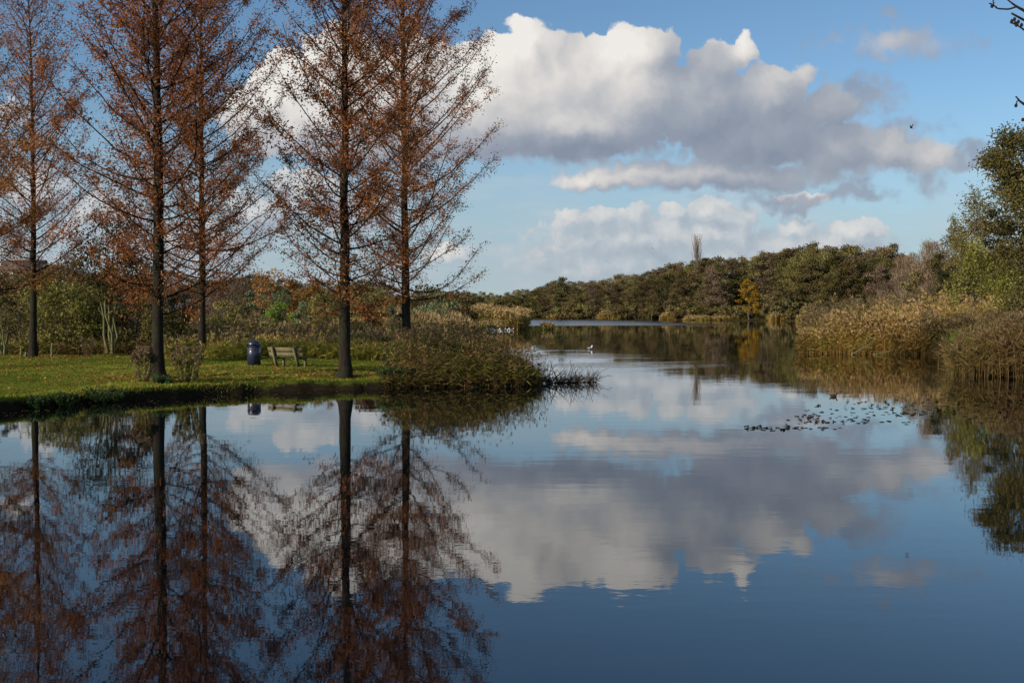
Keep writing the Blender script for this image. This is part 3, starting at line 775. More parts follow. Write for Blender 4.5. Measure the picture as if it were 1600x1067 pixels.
# the line of trees behind the left meadow
LW = [(-200, 418), (-60, 418), (0, 417), (60, 416), (100, 416), (130, 418), (210, 424), (300, 432), (360, 428), (420, 430), (500, 434), (580, 440), (640, 448)]
for row in range(2):
    px = -190.0
    while px < 640:
        D = 175 + row * 22 + rng.uniform(-8, 8); H = py2z(np.interp(px, *zip(*LW)) + rng.uniform(-7, 10) + (10 if row == 0 else 0), D) - 0.5
        w = rng.random(); k = 'brown' if w < 0.5 else 'pale' if w < 0.75 else 'olive' if w < 0.92 else 'dark'
        ms = KINDS[k][0]; sw = H / 17.0 * rng.uniform(1.2, 1.7)
        plant('meadow_tree', {'brown': 'brown leafy tree in the line behind the left meadow', 'pale': 'leafless twiggy tree in the line behind the left meadow', 'olive': 'olive green tree in the line behind the left meadow', 'dark': 'dark green tree in the line behind the left meadow'}[k], 'tree', px2x(px, D), D, 0.45, ms[rng.integers(len(ms))], rng.uniform(0, 6.28), (sw, sw, H / 17.0), 'line of trees behind the left meadow')
        px += rng.uniform(18, 32)
# undergrowth along the far shore
bush_protos = [plant_meshes(340 + s, 3.0, 2.2, 14, 60, 0.42, 0.08, 'dome', 4, 0.04, True, 0.55, 0.6, m_leaf=m) for s, m in enumerate((M_BROWN, M_OLIVE, M_BROWN))]
BL = ['low brown bush on the far lake shore', 'low olive bush on the far lake shore', 'low brown bush on the far lake shore']
px = 700
while px < 1420:
    D = np.interp(px, *zip(*SHORE)) + rng.uniform(1.0, 4.0); k = rng.choice([0, 0, 1, 2])
    s = rng.uniform(0.7, 1.7)
    plant('shore_bush', BL[k], 'bush', px2x(px, D), D, 0.25, bush_protos[k], rng.uniform(0, 6.28), (s * 1.2, s * 1.2, s), 'bushes along the far lake shore')
    px += rng.uniform(5, 11)
# single trees one can pick out over there
plant('autumn_tree', 'bright yellow autumn tree at the edge of the far wood', 'tree', px2x(1170, 296), 296, 0.3, plant_meshes(360, 10.6, 2.9, 26, 110, 0.42, 0.2, 'dome', 1, 0.15, True, 0.6, 0.6, m_leaf=M_YELLOW))
D = 330
def poplar_meshes(H, Rr, seed):
    rr = np.random.default_rng(seed); tb = MB(); cb = MB(); t = np.linspace(0, 1, 6)
    tb.tube(np.column_stack([0.1 * np.sin(t * 3), 0.1 * np.cos(t * 2), H * 0.97 * t]), np.linspace(0.32, 0.03, 6), 8)
    for k in range(230):
        zb = rr.uniform(0.12, 0.88) * H; a = rr.uniform(0, 6.28); f = zb / H
        L = min(H * rr.uniform(0.98, 1.0) - zb, rr.uniform(3.0, 6.5)); w = Rr * (0.35 + 0.65 * math.sin(math.pi * min(1.0, 0.25 + 0.75 * (1 - f)))) * rr.uniform(0.3, 1.05)
        q = np.column_stack([np.cos(a) * w * t ** 0.55, np.sin(a) * w * t ** 0.55, zb + L * t]) + rr.normal(0, 0.05, (6, 3))
        cb.tube(q, np.linspace(0.05, 0.022, 6), 3, rr.uniform(0.3, 1.0), cap=False)
    return tb.mesh('trunk', M_BARK_FAR, True), cb.mesh('crown', M_PALETWIG)
plant('poplar', 'tall narrow leafless poplar rising above the far wood', 'tree', px2x(1089, D), D, 0.4, poplar_meshes(py2z(365, D) - 0.4, 1.9, 361))
D = 352
plant('spruce', 'dark pointed evergreen standing out above the far left tree line', 'tree', px2x(878, D), D, 0.4, plant_meshes(362, py2z(431, D) - 0.4, 3.2, 26, 70, 0.6, 0.12, 'cone', 1, 0.18, True, 0.5, 0.4, m_leaf=M_DARKGREEN))
SL = ['slender tree with a pale leaning trunk over the far reeds', 'slender pale-trunked tree in front of the dark far trees', 'small slender pale-trunked tree at the far waterline']
for k, (px, D, H) in enumerate([(952, 326, 7.0), (1212, 293, 11.5), (1219, 292.5, 10.0), (1206, 292, 9.0), (1018, 319, 6.0)]):
    mt, mc = plant_meshes(370 + k, H, 1.8, 14, 60, 0.4, 0.4, 'dome', 1, 0.085, True, 0.4, 0.6, m_bark=M_BARK_PALE, m_leaf=M_BROWN)
    o = plant('slender_tree', SL[0 if k == 0 else 2 if k == 4 else 1], 'tree', px2x(px, D), D, 0.2, (mt, mc), group='slender pale trees on the far shore')
    if k == 0: o.rotation_euler = (0, R(-7), 0)

# ---------------- left background, beyond the lawn
def bush(px, D, top, half_px, label, mat, seed, leaf=0.12, n=22, per=130, cf=0.05, kind='bush', cat='bush', stems=5, taper='dome', bark=None, r0=0.04, aspect=0.6, twiggy=0.0, tint=0.5, flat=0.7, z=None, group=None):
    X = px2x(px, D); z = gz(X, D) if z is None else z
    H = py2z(top, D) - z; Rr = half_px / 1716.0 * D
    return plant(kind, label, cat, X, D, z, plant_meshes(seed, H, Rr, n, per, leaf, cf, taper, stems, r0, True, aspect, flat, tint_mu=tint, twiggy=twiggy, m_bark=bark, m_leaf=mat), group=group)
bush(98, 59, 440, 64, 'large ivy-green bush at the back of the lawn beside the thin conifer', M_IVY, 401, 0.15, 40, 230)
bush(130, 61, 452, 50, 'yellow-green bush behind the large ivy-green bush', M_OLIVE, 402, 0.15, 26, 180)
bush(30, 60, 470, 40, 'shaded brown bush at the left end of the lawn', M_BROWN, 403, 0.13, 24, 150)
bush(178, 56.5, 335, 62, 'multi-stemmed tree with pale green stems behind the lawn', M_DARKGREEN, 404, 0.14, 50, 120, 0.40, 'tree_clump', 'tree', 6, 'dome', M_BARK_PALE, 0.085)
bush(6, 55.5, 462, 22, 'spindly bush of thin pale stems at the far left of the lawn', M_OLIVE, 405, 0.12, 16, 60, 0.35, stems=7, bark=M_BARK_PALE, r0=0.045)
bush(215, 60, 470, 42, 'dark bush in the shade behind the pale stems', M_DARKGREEN, 406, 0.14, 24, 170)
bush(280, 57, 488, 30, 'dark green large-leaved bush behind the large conifer', M_DARKGREEN, 407, 0.16, 20, 130)
bush(240, 66, 448, 45, 'brownish bush behind the large conifer trunk', M_BROWN, 408, 0.16, 22, 140)
bush(330, 84, 452, 48, 'hazy purple-brown thicket behind the slim conifer', M_TWIG, 409, 0.3, 22, 120, aspect=0.12, twiggy=0.6)
bush(372, 78, 468, 30, 'reddish brown bush left of the grey-green bushes', M_BROWN, 410, 0.2, 18, 110)
bush(398, 92, 455, 22, 'grey-green rounded bush above the brown weeds', M_GREYGREEN, 411, 0.2, 18, 120)
bush(440, 95, 452, 26, 'blue-green rounded bush beneath the orange tree', M_GREYGREEN, 412, 0.2, 18, 120, tint=0.3)
bush(437, 76, 473, 25, 'small bright yellow-green bush above the bench', M_GREEN, 413, 0.16, 20, 130)
bush(425, 112, 424, 40, 'orange autumn tree in the distance behind the bench', M_ORANGE, 414, 0.28, 26, 110, 0.2, 'autumn_tree', 'tree', 1, r0=0.14)
bush(480, 105, 446, 36, 'yellow-brown tree beside the distant orange tree', M_ORANGE, 415, 0.26, 24, 110, 0.12, 'small_tree', 'tree', 2, r0=0.1, tint=0.2)
bush(505, 84, 458, 36, 'olive bush left of the conifer by the bench', M_OLIVE, 416, 0.2, 22, 130, tint=0.65)
bush(578, 80, 450, 48, 'broad dark olive bush between the two lakeside conifers', M_OLIVE, 417, 0.2, 28, 150, tint=0.3)
bush(610, 92, 462, 30, 'brown bush behind the broad dark olive bush', M_BROWN, 418, 0.2, 20, 120)
bush(684, 88, 454, 34, 'pale willow right of the reed-bound conifer', M_GREYGREEN, 419, 0.22, 26, 140, 0.06, 'willow', 'tree', 3, r0=0.07, tint=0.65)
bush(722, 122, 456, 30, 'dark red-brown tree right of the pale willow', M_BROWN, 420, 0.28, 22, 110, 0.15, 'small_tree', 'tree', 1, r0=0.12, tint=0.3)
bush(756, 182, 476, 20, 'rounded olive-yellow bush above the golden reed spit', M_OLIVE, 421, 0.34, 18, 110, tint=0.8)
bush(660, 130, 446, 40, 'tall brown tree far behind the reed-bound conifer', M_BROWN, 422, 0.32, 24, 100, 0.15, 'small_tree', 'tree', 1, r0=0.15)
bush(540, 130, 448, 45, 'russet tree far behind the conifer by the bench', M_ORANGE, 423, 0.32, 24, 100, 0.15, 'small_tree', 'tree', 1, r0=0.15, tint=0.0)
bush(75, 90, 425, 70, 'large brown tree far behind the thin conifer', M_BROWN, 424, 0.26, 30, 110, 0.15, 'small_tree', 'tree', 1, r0=0.18)
bush(190, 95, 440, 60, 'brown tree far behind the multi-stemmed tree', M_TWIG, 425, 0.4, 28, 110, 0.15, 'small_tree', 'tree', 1, r0=0.18, aspect=0.15, twiggy=0.5)
bush(365, 130, 440, 50, 'distant bare grey tree seen left of the orange tree', M_TWIG, 426, 0.6, 26, 90, 0.2, 'small_tree', 'tree', 1, r0=0.16, aspect=0.08, twiggy=0.6)
bush(-60, 62, 430, 70, 'green tree at the back of the lawn beyond the left edge', M_DARKGREEN, 427, 0.18, 30, 120, 0.1, 'small_tree', 'tree', 2, r0=0.12)

# ---------------- right bank
bush(1604, 104, 200, 125, 'tall dark green alder at the right edge of the photograph', M_ALDER, 440, 0.27, 110, 420, 0.06, 'alder', 'tree', 1, r0=0.30, flat=0.42, taper='alder')
bush(1670, 100, 180, 110, 'large alder mostly beyond the right edge', M_ALDER, 441, 0.30, 56, 210, 0.06, 'alder', 'tree', 1, r0=0.30, flat=0.42)
bush(1520, 96, 288, 62, 'young alder with a thin leafy top left of the tall alder', M_ALDER, 442, 0.17, 70, 62, 0.10, 'alder', 'tree', 1, r0=0.14, taper='cone', tint=0.8)
bush(1522, 81, 378, 60, 'sapling thicket with light green leaves behind the reeds', M_GREENALDER, 443, 0.20, 46, 75, 0.06, 'sapling', 'tree', 7, r0=0.06, taper='cone', flat=1.3)
bush(1415, 150, 402, 32, 'reddish brown leafless bush beside the far dark trees', M_TWIG, 444, 0.8, 24, 110, 0.05, aspect=0.06, twiggy=0.75, tint=0.7, r0=0.05)
bush(1450, 120, 385, 38, 'brown twiggy tree left of the young alder', M_TWIG, 445, 0.6, 28, 120, 0.08, 'small_tree', 'tree', 3, aspect=0.08, twiggy=0.6, r0=0.08)
bush(1478, 112, 362, 36, 'brown alder just left of the young alder', M_BROWN, 446, 0.22, 28, 110, 0.12, 'small_tree', 'tree', 2, r0=0.1)
bush(1562, 92, 400, 50, 'dense olive bush under the tall alder', M_OLIVE, 447, 0.2, 32, 170, 0.04)
bush(1400, 170, 455, 26, 'low brown bush behind the golden reeds', M_BROWN, 448, 0.34, 18, 90)
bush(1330, 200, 470, 22, 'brown shrub at the far end of the golden reeds', M_BROWN, 449, 0.34, 16, 80)
bush(1610, 74, 440, 60, 'brownish green bush at the right edge above the near reeds', M_OLIVE, 450, 0.18, 30, 150, 0.04, tint=0.3)
bush(1470, 90, 398, 30, 'brown-green bush behind the reeds left of the sapling thicket', M_ALDER, 460, 0.2, 26, 130, 0.02)
bush(1500, 100, 352, 34, 'olive-brown alder bush under the young alder', M_ALDER, 461, 0.2, 30, 140, 0.04)
bush(1548, 98, 322, 36, 'dense brown-green alder bush between the young and the tall alder', M_ALDER, 462, 0.22, 34, 160, 0.04)
bush(1585, 88, 372, 44, 'leafy olive bush in front of the tall alder', M_OLIVE, 463, 0.2, 36, 170, 0.02, tint=0.7)
bush(1430, 112, 420, 34, 'russet bush behind the golden reeds beside the twiggy tree', M_BROWN, 464, 0.24, 26, 130, 0.02)
bush(1385, 140, 438, 26, 'low twiggy bush behind the left half of the golden reeds', M_TWIG, 465, 0.4, 22, 110, 0.02, aspect=0.12, twiggy=0.5)
bush(352, 70, 470, 26, 'olive-yellow bush among the weeds left of the bin', M_OLIVE, 466, 0.15, 20, 130, tint=0.75)
bush(300, 64, 478, 26, 'rusty brown bush behind the slim conifer', M_ORANGE, 467, 0.15, 20, 120, tint=0.15)
bush(470, 70, 472, 22, 'grey-green bush right of the bright yellow-green bush', M_GREYGREEN, 468, 0.15, 18, 120)
bush(505, 66, 478, 26, 'yellowish bush behind the bench and left of the lakeside conifer', M_OLIVE, 469, 0.14, 20, 120, tint=0.85)
bush(575, 66, 474, 30, 'rusty olive bush between the two lakeside conifers', M_ORANGE, 470, 0.15, 22, 120, tint=0.1)
bush(612, 70, 478, 22, 'green bush just left of the reed-bound conifer', M_GREYGREEN, 471, 0.15, 18, 120, tint=0.3)
bush(240, 59, 492, 26, 'yellow-green bush between the pale stems and the large conifer', M_OLIVE, 472, 0.14, 20, 120, tint=0.8)
bush(1458, 106, 374, 36, 'grey-brown bare tree stepping up left of the young alder', M_TWIG, 480, 0.5, 40, 130, 0.06, 'small_tree', 'tree', 2, aspect=0.08, twiggy=0.6, r0=0.07, tint=0.75)
bush(1490, 103, 332, 34, 'thin olive-leaved tree touching the young alder from the left', M_ALDER, 481, 0.17, 46, 60, 0.08, 'small_tree', 'tree', 2, r0=0.08, taper='cone', tint=0.8)
bush(1425, 120, 396, 30, 'pale brown twiggy tree above the middle of the golden reeds', M_TWIG, 482, 0.5, 34, 130, 0.05, 'small_tree', 'tree', 3, aspect=0.08, twiggy=0.65, r0=0.06, tint=0.85)
bush(1580, 78, 420, 46, 'yellow-green willow bush behind the near reeds at the right edge', M_GREENALDER, 483, 0.18, 36, 110, 0.04, tint=0.4)
bush(205, 62, 392, 44, 'rusty leaved small tree behind the multi-stemmed tree', M_RUST, 484, 0.16, 40, 110, 0.25, 'small_tree', 'tree', 2, r0=0.08, tint=0.55)
bush(120, 66, 405, 46, 'brown small tree rising behind the ivy-green bush', M_BROWN, 485, 0.16, 40, 120, 0.15, 'small_tree', 'tree', 2, r0=0.09)
# ------------------------------------------------------------------ reeds, weeds and scrub
def reeds(name, label, pos, height, mat, seed, leaves=6, leaf=0.5, plume=0.3, plume_frac=0.7, lean=0.12, wind=(0.25, 0.05), w=0.02, tint_leaf=(0.36, 0.62), tint_stalk=(0.0, 0.32), tint_plume=(0.70, 1.0), droop=0.5, z=None, lw=0.045, cat='reeds', kind='stuff', pw=0.28, patchy=0.35, clump=1.3, leaf_from=0.3, wave=0.16, tuft=1.3):
    rng = np.random.default_rng(seed); n = len(pos)
    zz = np.maximum(land_z(pos), -0.05) - 0.02 if z is None else np.broadcast_to(z, (n,))
    base = np.column_stack([pos, zz]); h = np.asarray(height) * rng.uniform(0.62, 1.10, n)
    w1, w2, w3, w4 = (wob(pos, clump * k, seed + j) for j, k in enumerate((1.0, 1.1, 1.4, 2.3)))
    h = h * (1 + wave * w3)
    ln = np.column_stack([(rng.normal(wind[0] * 0.5, lean, n) + lean * tuft * w1) * h, (rng.normal(wind[1] * 0.5, lean, n) + lean * tuft * w2) * h, np.zeros(n)])
    mb = MB()
    blades(mb, base, h, w, ln, rng, rng.uniform(*tint_stalk, n), 0.5)
    def along(f):  # point on the stalk at fraction f
        return base + np.column_stack([ln[:, 0] * f ** 1.6, ln[:, 1] * f ** 1.6, h * f])
    for k in range(leaves):
        f = rng.uniform(leaf_from, 0.97, n); o = along(f)
        a = rng.uniform(0, 6.283, n); L = leaf * rng.uniform(0.5, 1.2, n)
        d = np.column_stack([np.cos(a) * 0.75 + wind[0], np.sin(a) * 0.75 + wind[1], rng.normal(0.55 - droop, 0.45, n)]); d = unit(d)
        mb.quads(leaf_quads(o + d * L[:, None] * 0.5, L, lw / leaf, rng, dirs=d), np.where(rng.random(n) < patchy * (1 + 1.4 * w4), rng.uniform(tint_stalk[0], tint_stalk[1], n), np.clip(tint_leaf[0] + (tint_leaf[1] - tint_leaf[0]) * (rng.random(n) * 0.7 + 0.15 + 0.35 * w1), tint_leaf[0], tint_leaf[1])))
    if plume > 0:
        m = rng.random(n) < plume_frac; o = along(np.ones(n))[m]
        for k in range(4):
            d = unit(np.column_stack([rng.normal(wind[0] * 1.4, 0.25, len(o)), rng.normal(wind[1], 0.25, len(o)), rng.uniform(-0.1, 0.9, len(o))])); L = plume * rng.uniform(0.6, 1.1, len(o))
            mb.quads(leaf_quads(o + d * L[:, None] * 0.4, L, pw, rng, dirs=d), rng.uniform(*tint_plume, len(o)))
    o = mb.build(name, mat); tag(o, label, cat, kind=kind); return o
def in_px(rng, n, px, D, Dpow=1.0):
    """points between two sight lines and two distances"""
    p = rng.uniform(px[0], px[1], n); d = D[0] + (D[1] - D[0]) * rng.random(n) ** Dpow
    return np.column_stack([px2x(p, d), d])
def poly_pts(rng, poly, n):
    poly = np.array(poly, float); lo, hi = poly.min(0), poly.max(0); out = []
    while sum(map(len, out)) < n:
        P = rng.uniform(lo, hi, (n * 2, 2)); ins = np.zeros(len(P), bool)
        for a, b in zip(poly, np.roll(poly, -1, 0)):
            c = (a[1] > P[:, 1]) != (b[1] > P[:, 1]); ins ^= c & (P[:, 0] < (b[0] - a[0]) * (P[:, 1] - a[1]) / (b[1] - a[1] + 1e-12) + a[0])
        out.append(P[ins])
    return np.concatenate(out)[:n]

rng = np.random.default_rng(5)
# right: the golden bed across the bay
P = np.concatenate([poly_pts(rng, [(18.6, 71.2), (24, 69.8), (29, 69.4), (34, 70), (36, 82), (24.5, 88), (20.2, 76)], 4200), poly_pts(rng, [(18.6, 71.2), (24, 69.7), (29.5, 69.3), (29.5, 71), (24, 71.4), (19.2, 72.6)], 2600)])
hh = np.interp(P[:, 0], [18.6, 19.6, 22, 25, 30, 36], [1.5, 2.1, 2.65, 3.0, 3.0, 3.0]) * (0.88 + 0.10 * wob(P, 1.6, 9)) * np.interp(P[:, 1], [69.5, 71.5, 76, 84], [0.72, 0.82, 1.02, 1.16])
reeds('reeds', 'golden brown reed bed across the bay on the right', P, hh, M_REED, 500, 8, 0.5, 0.32, 0.5, 0.10, (-0.14, -0.05), 0.022, (0.42, 0.63), droop=0.3, leaf_from=0.16, patchy=0.6, clump=0.8, wave=0.24, tuft=2.6, lw=0.038)
# right: the nearer stand
P = np.concatenate([poly_pts(rng, [(18.9, 47.4), (22.0, 57), (26.5, 69), (34, 68), (34, 47), (24, 44)], 4600), poly_pts(rng, [(18.6, 47.2), (21.8, 43.8), (27, 41), (28, 43), (22.5, 46), (20.4, 50)], 1500)])
P = P[rng.random(len(P)) < np.interp(800 + 1716 * P[:, 0] / P[:, 1], [1455, 1480, 1535], [0.05, 0.30, 1.0])]
hh = np.interp(px := 800 + 1716 * P[:, 0] / P[:, 1], [1470, 1500, 1530, 1600, 1700], [1.3, 1.7, 2.05, 2.25, 2.4]) * (0.88 + 0.10 * wob(P, 1.4, 10))
reeds('reeds', 'nearer stand of brown and green reeds at the right edge of the water', P, hh, M_NEARREED, 501, 8, 0.6, 0.28, 0.35, 0.10, (-0.14, -0.05), 0.02, tint_leaf=(0.38, 0.58), lw=0.034, droop=0.2, leaf_from=0.2, patchy=0.55, clump=0.7, wave=0.22, tuft=2.2)
P = in_px(rng, 160, (1485, 1512), (50, 58))
reeds('sedges', 'tuft of fresh green sedge blades in front of the right reeds', P, 1.9, M_GREEN, 502, 2, 0.7, 0, 0, 0.08, (0, 0), 0.03, (0, 0.5), (0, 0.6), z=-0.05, cat='sedge')
# left: tall weeds behind bin and bench
P = in_px(rng, 6500, (255, 700), (55, 74), 1.2)
hh = np.interp(P[:, 1], [55, 60, 74], [1.0, 1.35, 1.95]) * (0.85 + 0.22 * wob(P, 1.8, 12))
hh *= np.interp(800 + 1716 * P[:, 0] / P[:, 1], [255, 300, 420, 560, 700], [0.85, 1.0, 0.95, 1.0, 0.9])
reeds('tall_weeds', 'belt of tall brown and olive weeds behind the bench and bin', P, hh, M_WEED, 503, 8, 0.5, 0.30, 0.6, 0.16, (0.15, 0), 0.02, z=0.42, droop=0.45, lw=0.05, cat='weeds', patchy=0.5, clump=2.0)
P = in_px(rng, 2600, (320, 690), (51.5, 57), 1.0)
hh = (0.75 + 0.3 * wob(P, 1.1, 13)).clip(0.3, 1.3)
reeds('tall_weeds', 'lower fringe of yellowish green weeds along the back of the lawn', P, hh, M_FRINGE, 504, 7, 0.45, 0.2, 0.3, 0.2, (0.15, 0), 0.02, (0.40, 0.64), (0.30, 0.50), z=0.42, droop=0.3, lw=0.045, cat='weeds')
P = in_px(rng, 900, (-60, 330), (56, 61), 1.0)
reeds('tall_weeds', 'shaded undergrowth at the foot of the bushes left of the bin', P, 0.8, M_SCRUB, 505, 8, 0.4, 0, 0, 0.2, (0, 0), 0.02, z=0.42, cat='weeds')
P = in_px(rng, 5200, (560, 790), (74, 125), 1.1)
P = P[signed_dist(P) > -0.5]
reeds('reeds', 'brown reed belt reaching from the lawn towards the far spit', P, 2.0, M_WEED, 506, 6, 0.6, 0.4, 0.8, 0.12, (0.15, 0), 0.04, (0.36, 0.55), lw=0.07, tint_plume=(0.8, 1.0))
P = in_px(rng, 5000, (620, 826), (158, 178), 1.0); P = P[(signed_dist(P) > -0.8)]
reeds('reeds', 'pale golden reed spit jutting into the lake beyond the bay', P, 2.4 + 0.25 * wob(P, 4, 3), M_REED, 507, 5, 0.8, 0.6, 0.9, 0.08, (0.12, 0), 0.07, lw=0.10, tint_plume=(0.78, 1.0))
P = in_px(rng, 2500, (640, 800), (124, 160), 1.0); P = P[(signed_dist(P) > -0.5)]
reeds('reeds', 'brown reed fringe behind the row of white gulls', P, np.where(P[:, 1] > 133, 0.8, 1.9), M_WEED, 508, 5, 0.7, 0.5, 0.8, 0.1, (0.12, 0), 0.06, lw=0.09)
for k, (a, b, d0, h, lab) in enumerate([(936, 996, 333, 2.6, 'left patch of golden reeds below the far wood'), (1036, 1066, 318, 2.6, 'middle patch of golden reeds below the far wood'), (1200, 1262, 292, 1.9, 'right low patch of golden reeds below the far wood'), (1250, 1310, 282, 2.2, 'straw-coloured reeds by the wooden rail on the far bank'), (818, 862, 165, 0.6, 'orange-brown sedge clump at the tip of the far spit'), (860, 935, 349, 1.4, 'thin dull reeds at the far left shore'), (1070, 1200, 306, 1.0, 'sparse straw fringe under the yellow tree')]):
    if k == 4: P = in_px(rng, 60, (847, 861), (160, 163))
    else:
        P = in_px(rng, 1100, (a - 6, b + 6), (d0 - 1, d0 + 6)); pp = 800 + 1716 * P[:, 0] / P[:, 1]
        edge = sstep(pp, a - 6, a + 9) * (1 - sstep(pp, b - 9, b + 6)) * (0.65 + 0.45 * wob(P, 2.2, 60 + k))
        keep = rng.random(len(P)) < edge + 0.05; P = P[keep]; h = h * (0.45 + 0.6 * edge[keep].clip(0, 1))
    reeds('reeds', lab, P, h, M_REED if k != 4 else M_WEED, 510 + k, 4, 1.0, 0.8, 0.9, 0.06, (0.1, 0), 0.12, lw=0.14, z=0.0)
# the point: tangled scrub hanging over the water
P = poly_pts(rng, [(-4.6, 39.6), (-3.0, 39.75), (-1.4, 40.0), (0.1, 40.3), (0.95, 41.0), (0.6, 44), (-1.2, 51), (-5, 52), (-4.6, 45)], 5200)
pxs = 800 + 1716 * P[:, 0] / P[:, 1]
hh = np.interp(pxs, [600, 640, 680, 760, 800, 830], [0.5, 1.0, 1.3, 0.95, 0.55, 0.25]) * np.interp(P[:, 1], [39.5, 41, 46], [0.55, 1.0, 1.1]) * (0.9 + 0.3 * wob(P, 0.9, 14)) * rng.choice([0.55, 0.8, 1.0, 1.2, 1.4], len(P))
reeds('scrub', 'tangled brown scrub on the point hanging over the water', P, hh, M_SCRUB, 520, 9, 0.42, 0.16, 0.4, 0.34, (0.10, -0.12), 0.014, z=0.25, lw=0.026, droop=0.5, cat='scrub')
P = poly_pts(rng, [(-4.8, 41), (-1.5, 41.2), (-0.4, 44), (-1.5, 50), (-5, 50)], 2200)
hh = np.interp(800 + 1716 * P[:, 0] / P[:, 1], [600, 650, 700, 760, 790], [0.9, 1.35, 1.5, 0.95, 0.4]) * rng.choice([0.6, 0.85, 1.0, 1.1], len(P))
reeds('tall_weeds', 'yellowish grasses growing out of the scrub on the point', P, hh, M_WEED, 521, 6, 0.5, 0.2, 0.5, 0.22, (0.12, -0.05), 0.016, z=0.35, lw=0.03, cat='weeds')
P = poly_pts(rng, [(-4.4, 39.9), (-2.6, 40.0), (0.2, 40.4), (0.9, 41.2), (0.2, 45), (-4.6, 47)], 700)
reeds('scrub', 'tall arching stems sprouting out of the tangled scrub on the point', P, np.interp(800 + 1716 * P[:, 0] / P[:, 1], [620, 700, 780, 830], [1.6, 1.95, 1.6, 1.0]), M_SCRUB, 523, 5, 0.3, 0.14, 0.6, 0.30, (0.12, -0.05), 0.013, z=0.25, lw=0.025, cat='scrub', tuft=0.6)
a = rng.uniform(0, 1, 700); P = np.column_stack([np.interp(a, [0, .3, .55, .75, .9, 1], [-4.6, -3.0, -1.4, 0.1, 0.85, 0.5]), np.interp(a, [0, .3, .55, .75, .9, 1], [39.4, 39.85, 40.25, 40.55, 41.1, 43.0])]) + rng.normal(0, 0.10, (700, 2))
reeds('scrub', 'drooping scrub fringe trailing into the water along the point', P, 0.5, M_SCRUB, 524, 5, 0.3, 0, 0, 0.3, (0.1, -0.35), 0.014, z=0.0, lw=0.025, droop=0.6, cat='scrub', leaf_from=0.1)
P = in_px(rng, 150, (780, 850), (40.8, 43.5))
reeds('reeds', 'thin bare reed stalks standing in the water off the point', P, 1.2 + 0.6 * rng.random(150), M_SCRUB, 522, 3, 0.35, 0.15, 0.4, 0.16, (0.1, 0), 0.012, z=-0.05, lw=0.02)

# ------------------------------------------------------------------ small plants on the bank
def stem_plant(kind, label, px, D, H, W, nst, mat, seed, head=None, cat='plant', leaf=0.05, nleaf=26, mat_head=None, group=None):
    rr = np.random.default_rng(seed); X = px2x(px, D); z = float(lawn_z(np.array([[X, D]]))[0]) - 0.03
    root = empty(kind, (X, D, max(z, 0.02))); tag(root, label, cat, group)
    st = MB(); lf = MB(); hd = MB(); t = np.linspace(0, 1, 6)
    for k in range(nst):
        a = rr.uniform(0, 6.28); r = W * math.sqrt(rr.random()); b0 = np.array([math.cos(a) * r * .55, math.sin(a) * r * .55, 0]); h = H * rr.uniform(0.6, 1.05)
        tip = np.array([math.cos(a) * r * 1.1 + rr.normal(0, .06), math.sin(a) * r * 1.1 + rr.normal(0, .06), h])
        pts = b0 + (tip - b0) * t[:, None] + rr.normal(0, 0.012, (6, 3)) * [1, 1, 0]
        st.tube(pts, np.linspace(0.011, 0.004, 6), 4, 0.4)
        m = nleaf; f = rr.uniform(0.15, 1.0, m); o = b0 + (tip - b0) * f[:, None]; d = unit(rr.normal(0, 1, (m, 3)) + [0, 0, -0.2])
        lf.quads(leaf_quads(o + d * leaf * .6, leaf * rr.uniform(.6, 1.3, m), 0.45, rr, dirs=d), np.clip(rr.normal(.5, .2, m), 0, 1))
        if head:
            m = head; c = tip + rr.normal(0, 1, (m, 3)).clip(-1.4, 1.4) * [0.05, 0.05, 0.07] - [0, 0, 0.05]
            hd = MB(); hd.quads(leaf_quads(c, rr.uniform(0.05, 0.09, m), 0.8, rr), np.clip(rr.normal(.6, .22, m), 0, 1))
            hd.build('seed_head', mat_head or M_TWIG, root)
    st.build('stem', M_TWIG, root); lf.build('foliage', mat, root)
    return root
stem_plant('dried_plant', 'dried brown plants with fluffy seed heads left of the large conifer base', 221, 36.6, 1.2, 0.36, 26, M_WEED, 601, 90, cat='dried plant', leaf=0.07, nleaf=40, mat_head=M_SEED)
stem_plant('dried_plant', 'tall dried plants with thin brown leaves right of the large conifer base', 291, 36.6, 1.2, 0.50, 30, M_WEED, 602, 26, cat='dried plant', leaf=0.085, nleaf=60, mat_head=M_SEED)
stem_plant('dried_plant', 'small dried plant at the back of the lawn by the pale stems', 138, 54.5, 1.0, 0.45, 12, M_TWIG, 603, 20, cat='dried plant')
def nettles(px, D, H, W, label, seed, n=60):
    return stem_plant('nettle_clump', label, px, D, H, W, n, M_NETTLE, seed, None, 'green plant', 0.095, 22)
nettles(162, 33.4, 0.42, 0.62, 'widest clump of dark green nettles on the lip of the bank', 611, 80)
nettles(100, 32.2, 0.36, 0.30, 'small clump of dark green nettles spilling down the bank', 612, 40)
nettles(56, 31.3, 0.34, 0.32, 'dark green plants on the bank near the left edge of the photograph', 613, 40)
nettles(252, 36.2, 0.30, 0.35, 'low green plants between the two dried clumps', 614, 40)
nettles(607, 39.7, 0.45, 0.45, 'dark green plants where the lawn meets the scrub point', 615, 60)
nettles(636, 39.9, 0.42, 0.40, 'green plants low under the left end of the scrub', 616, 50)
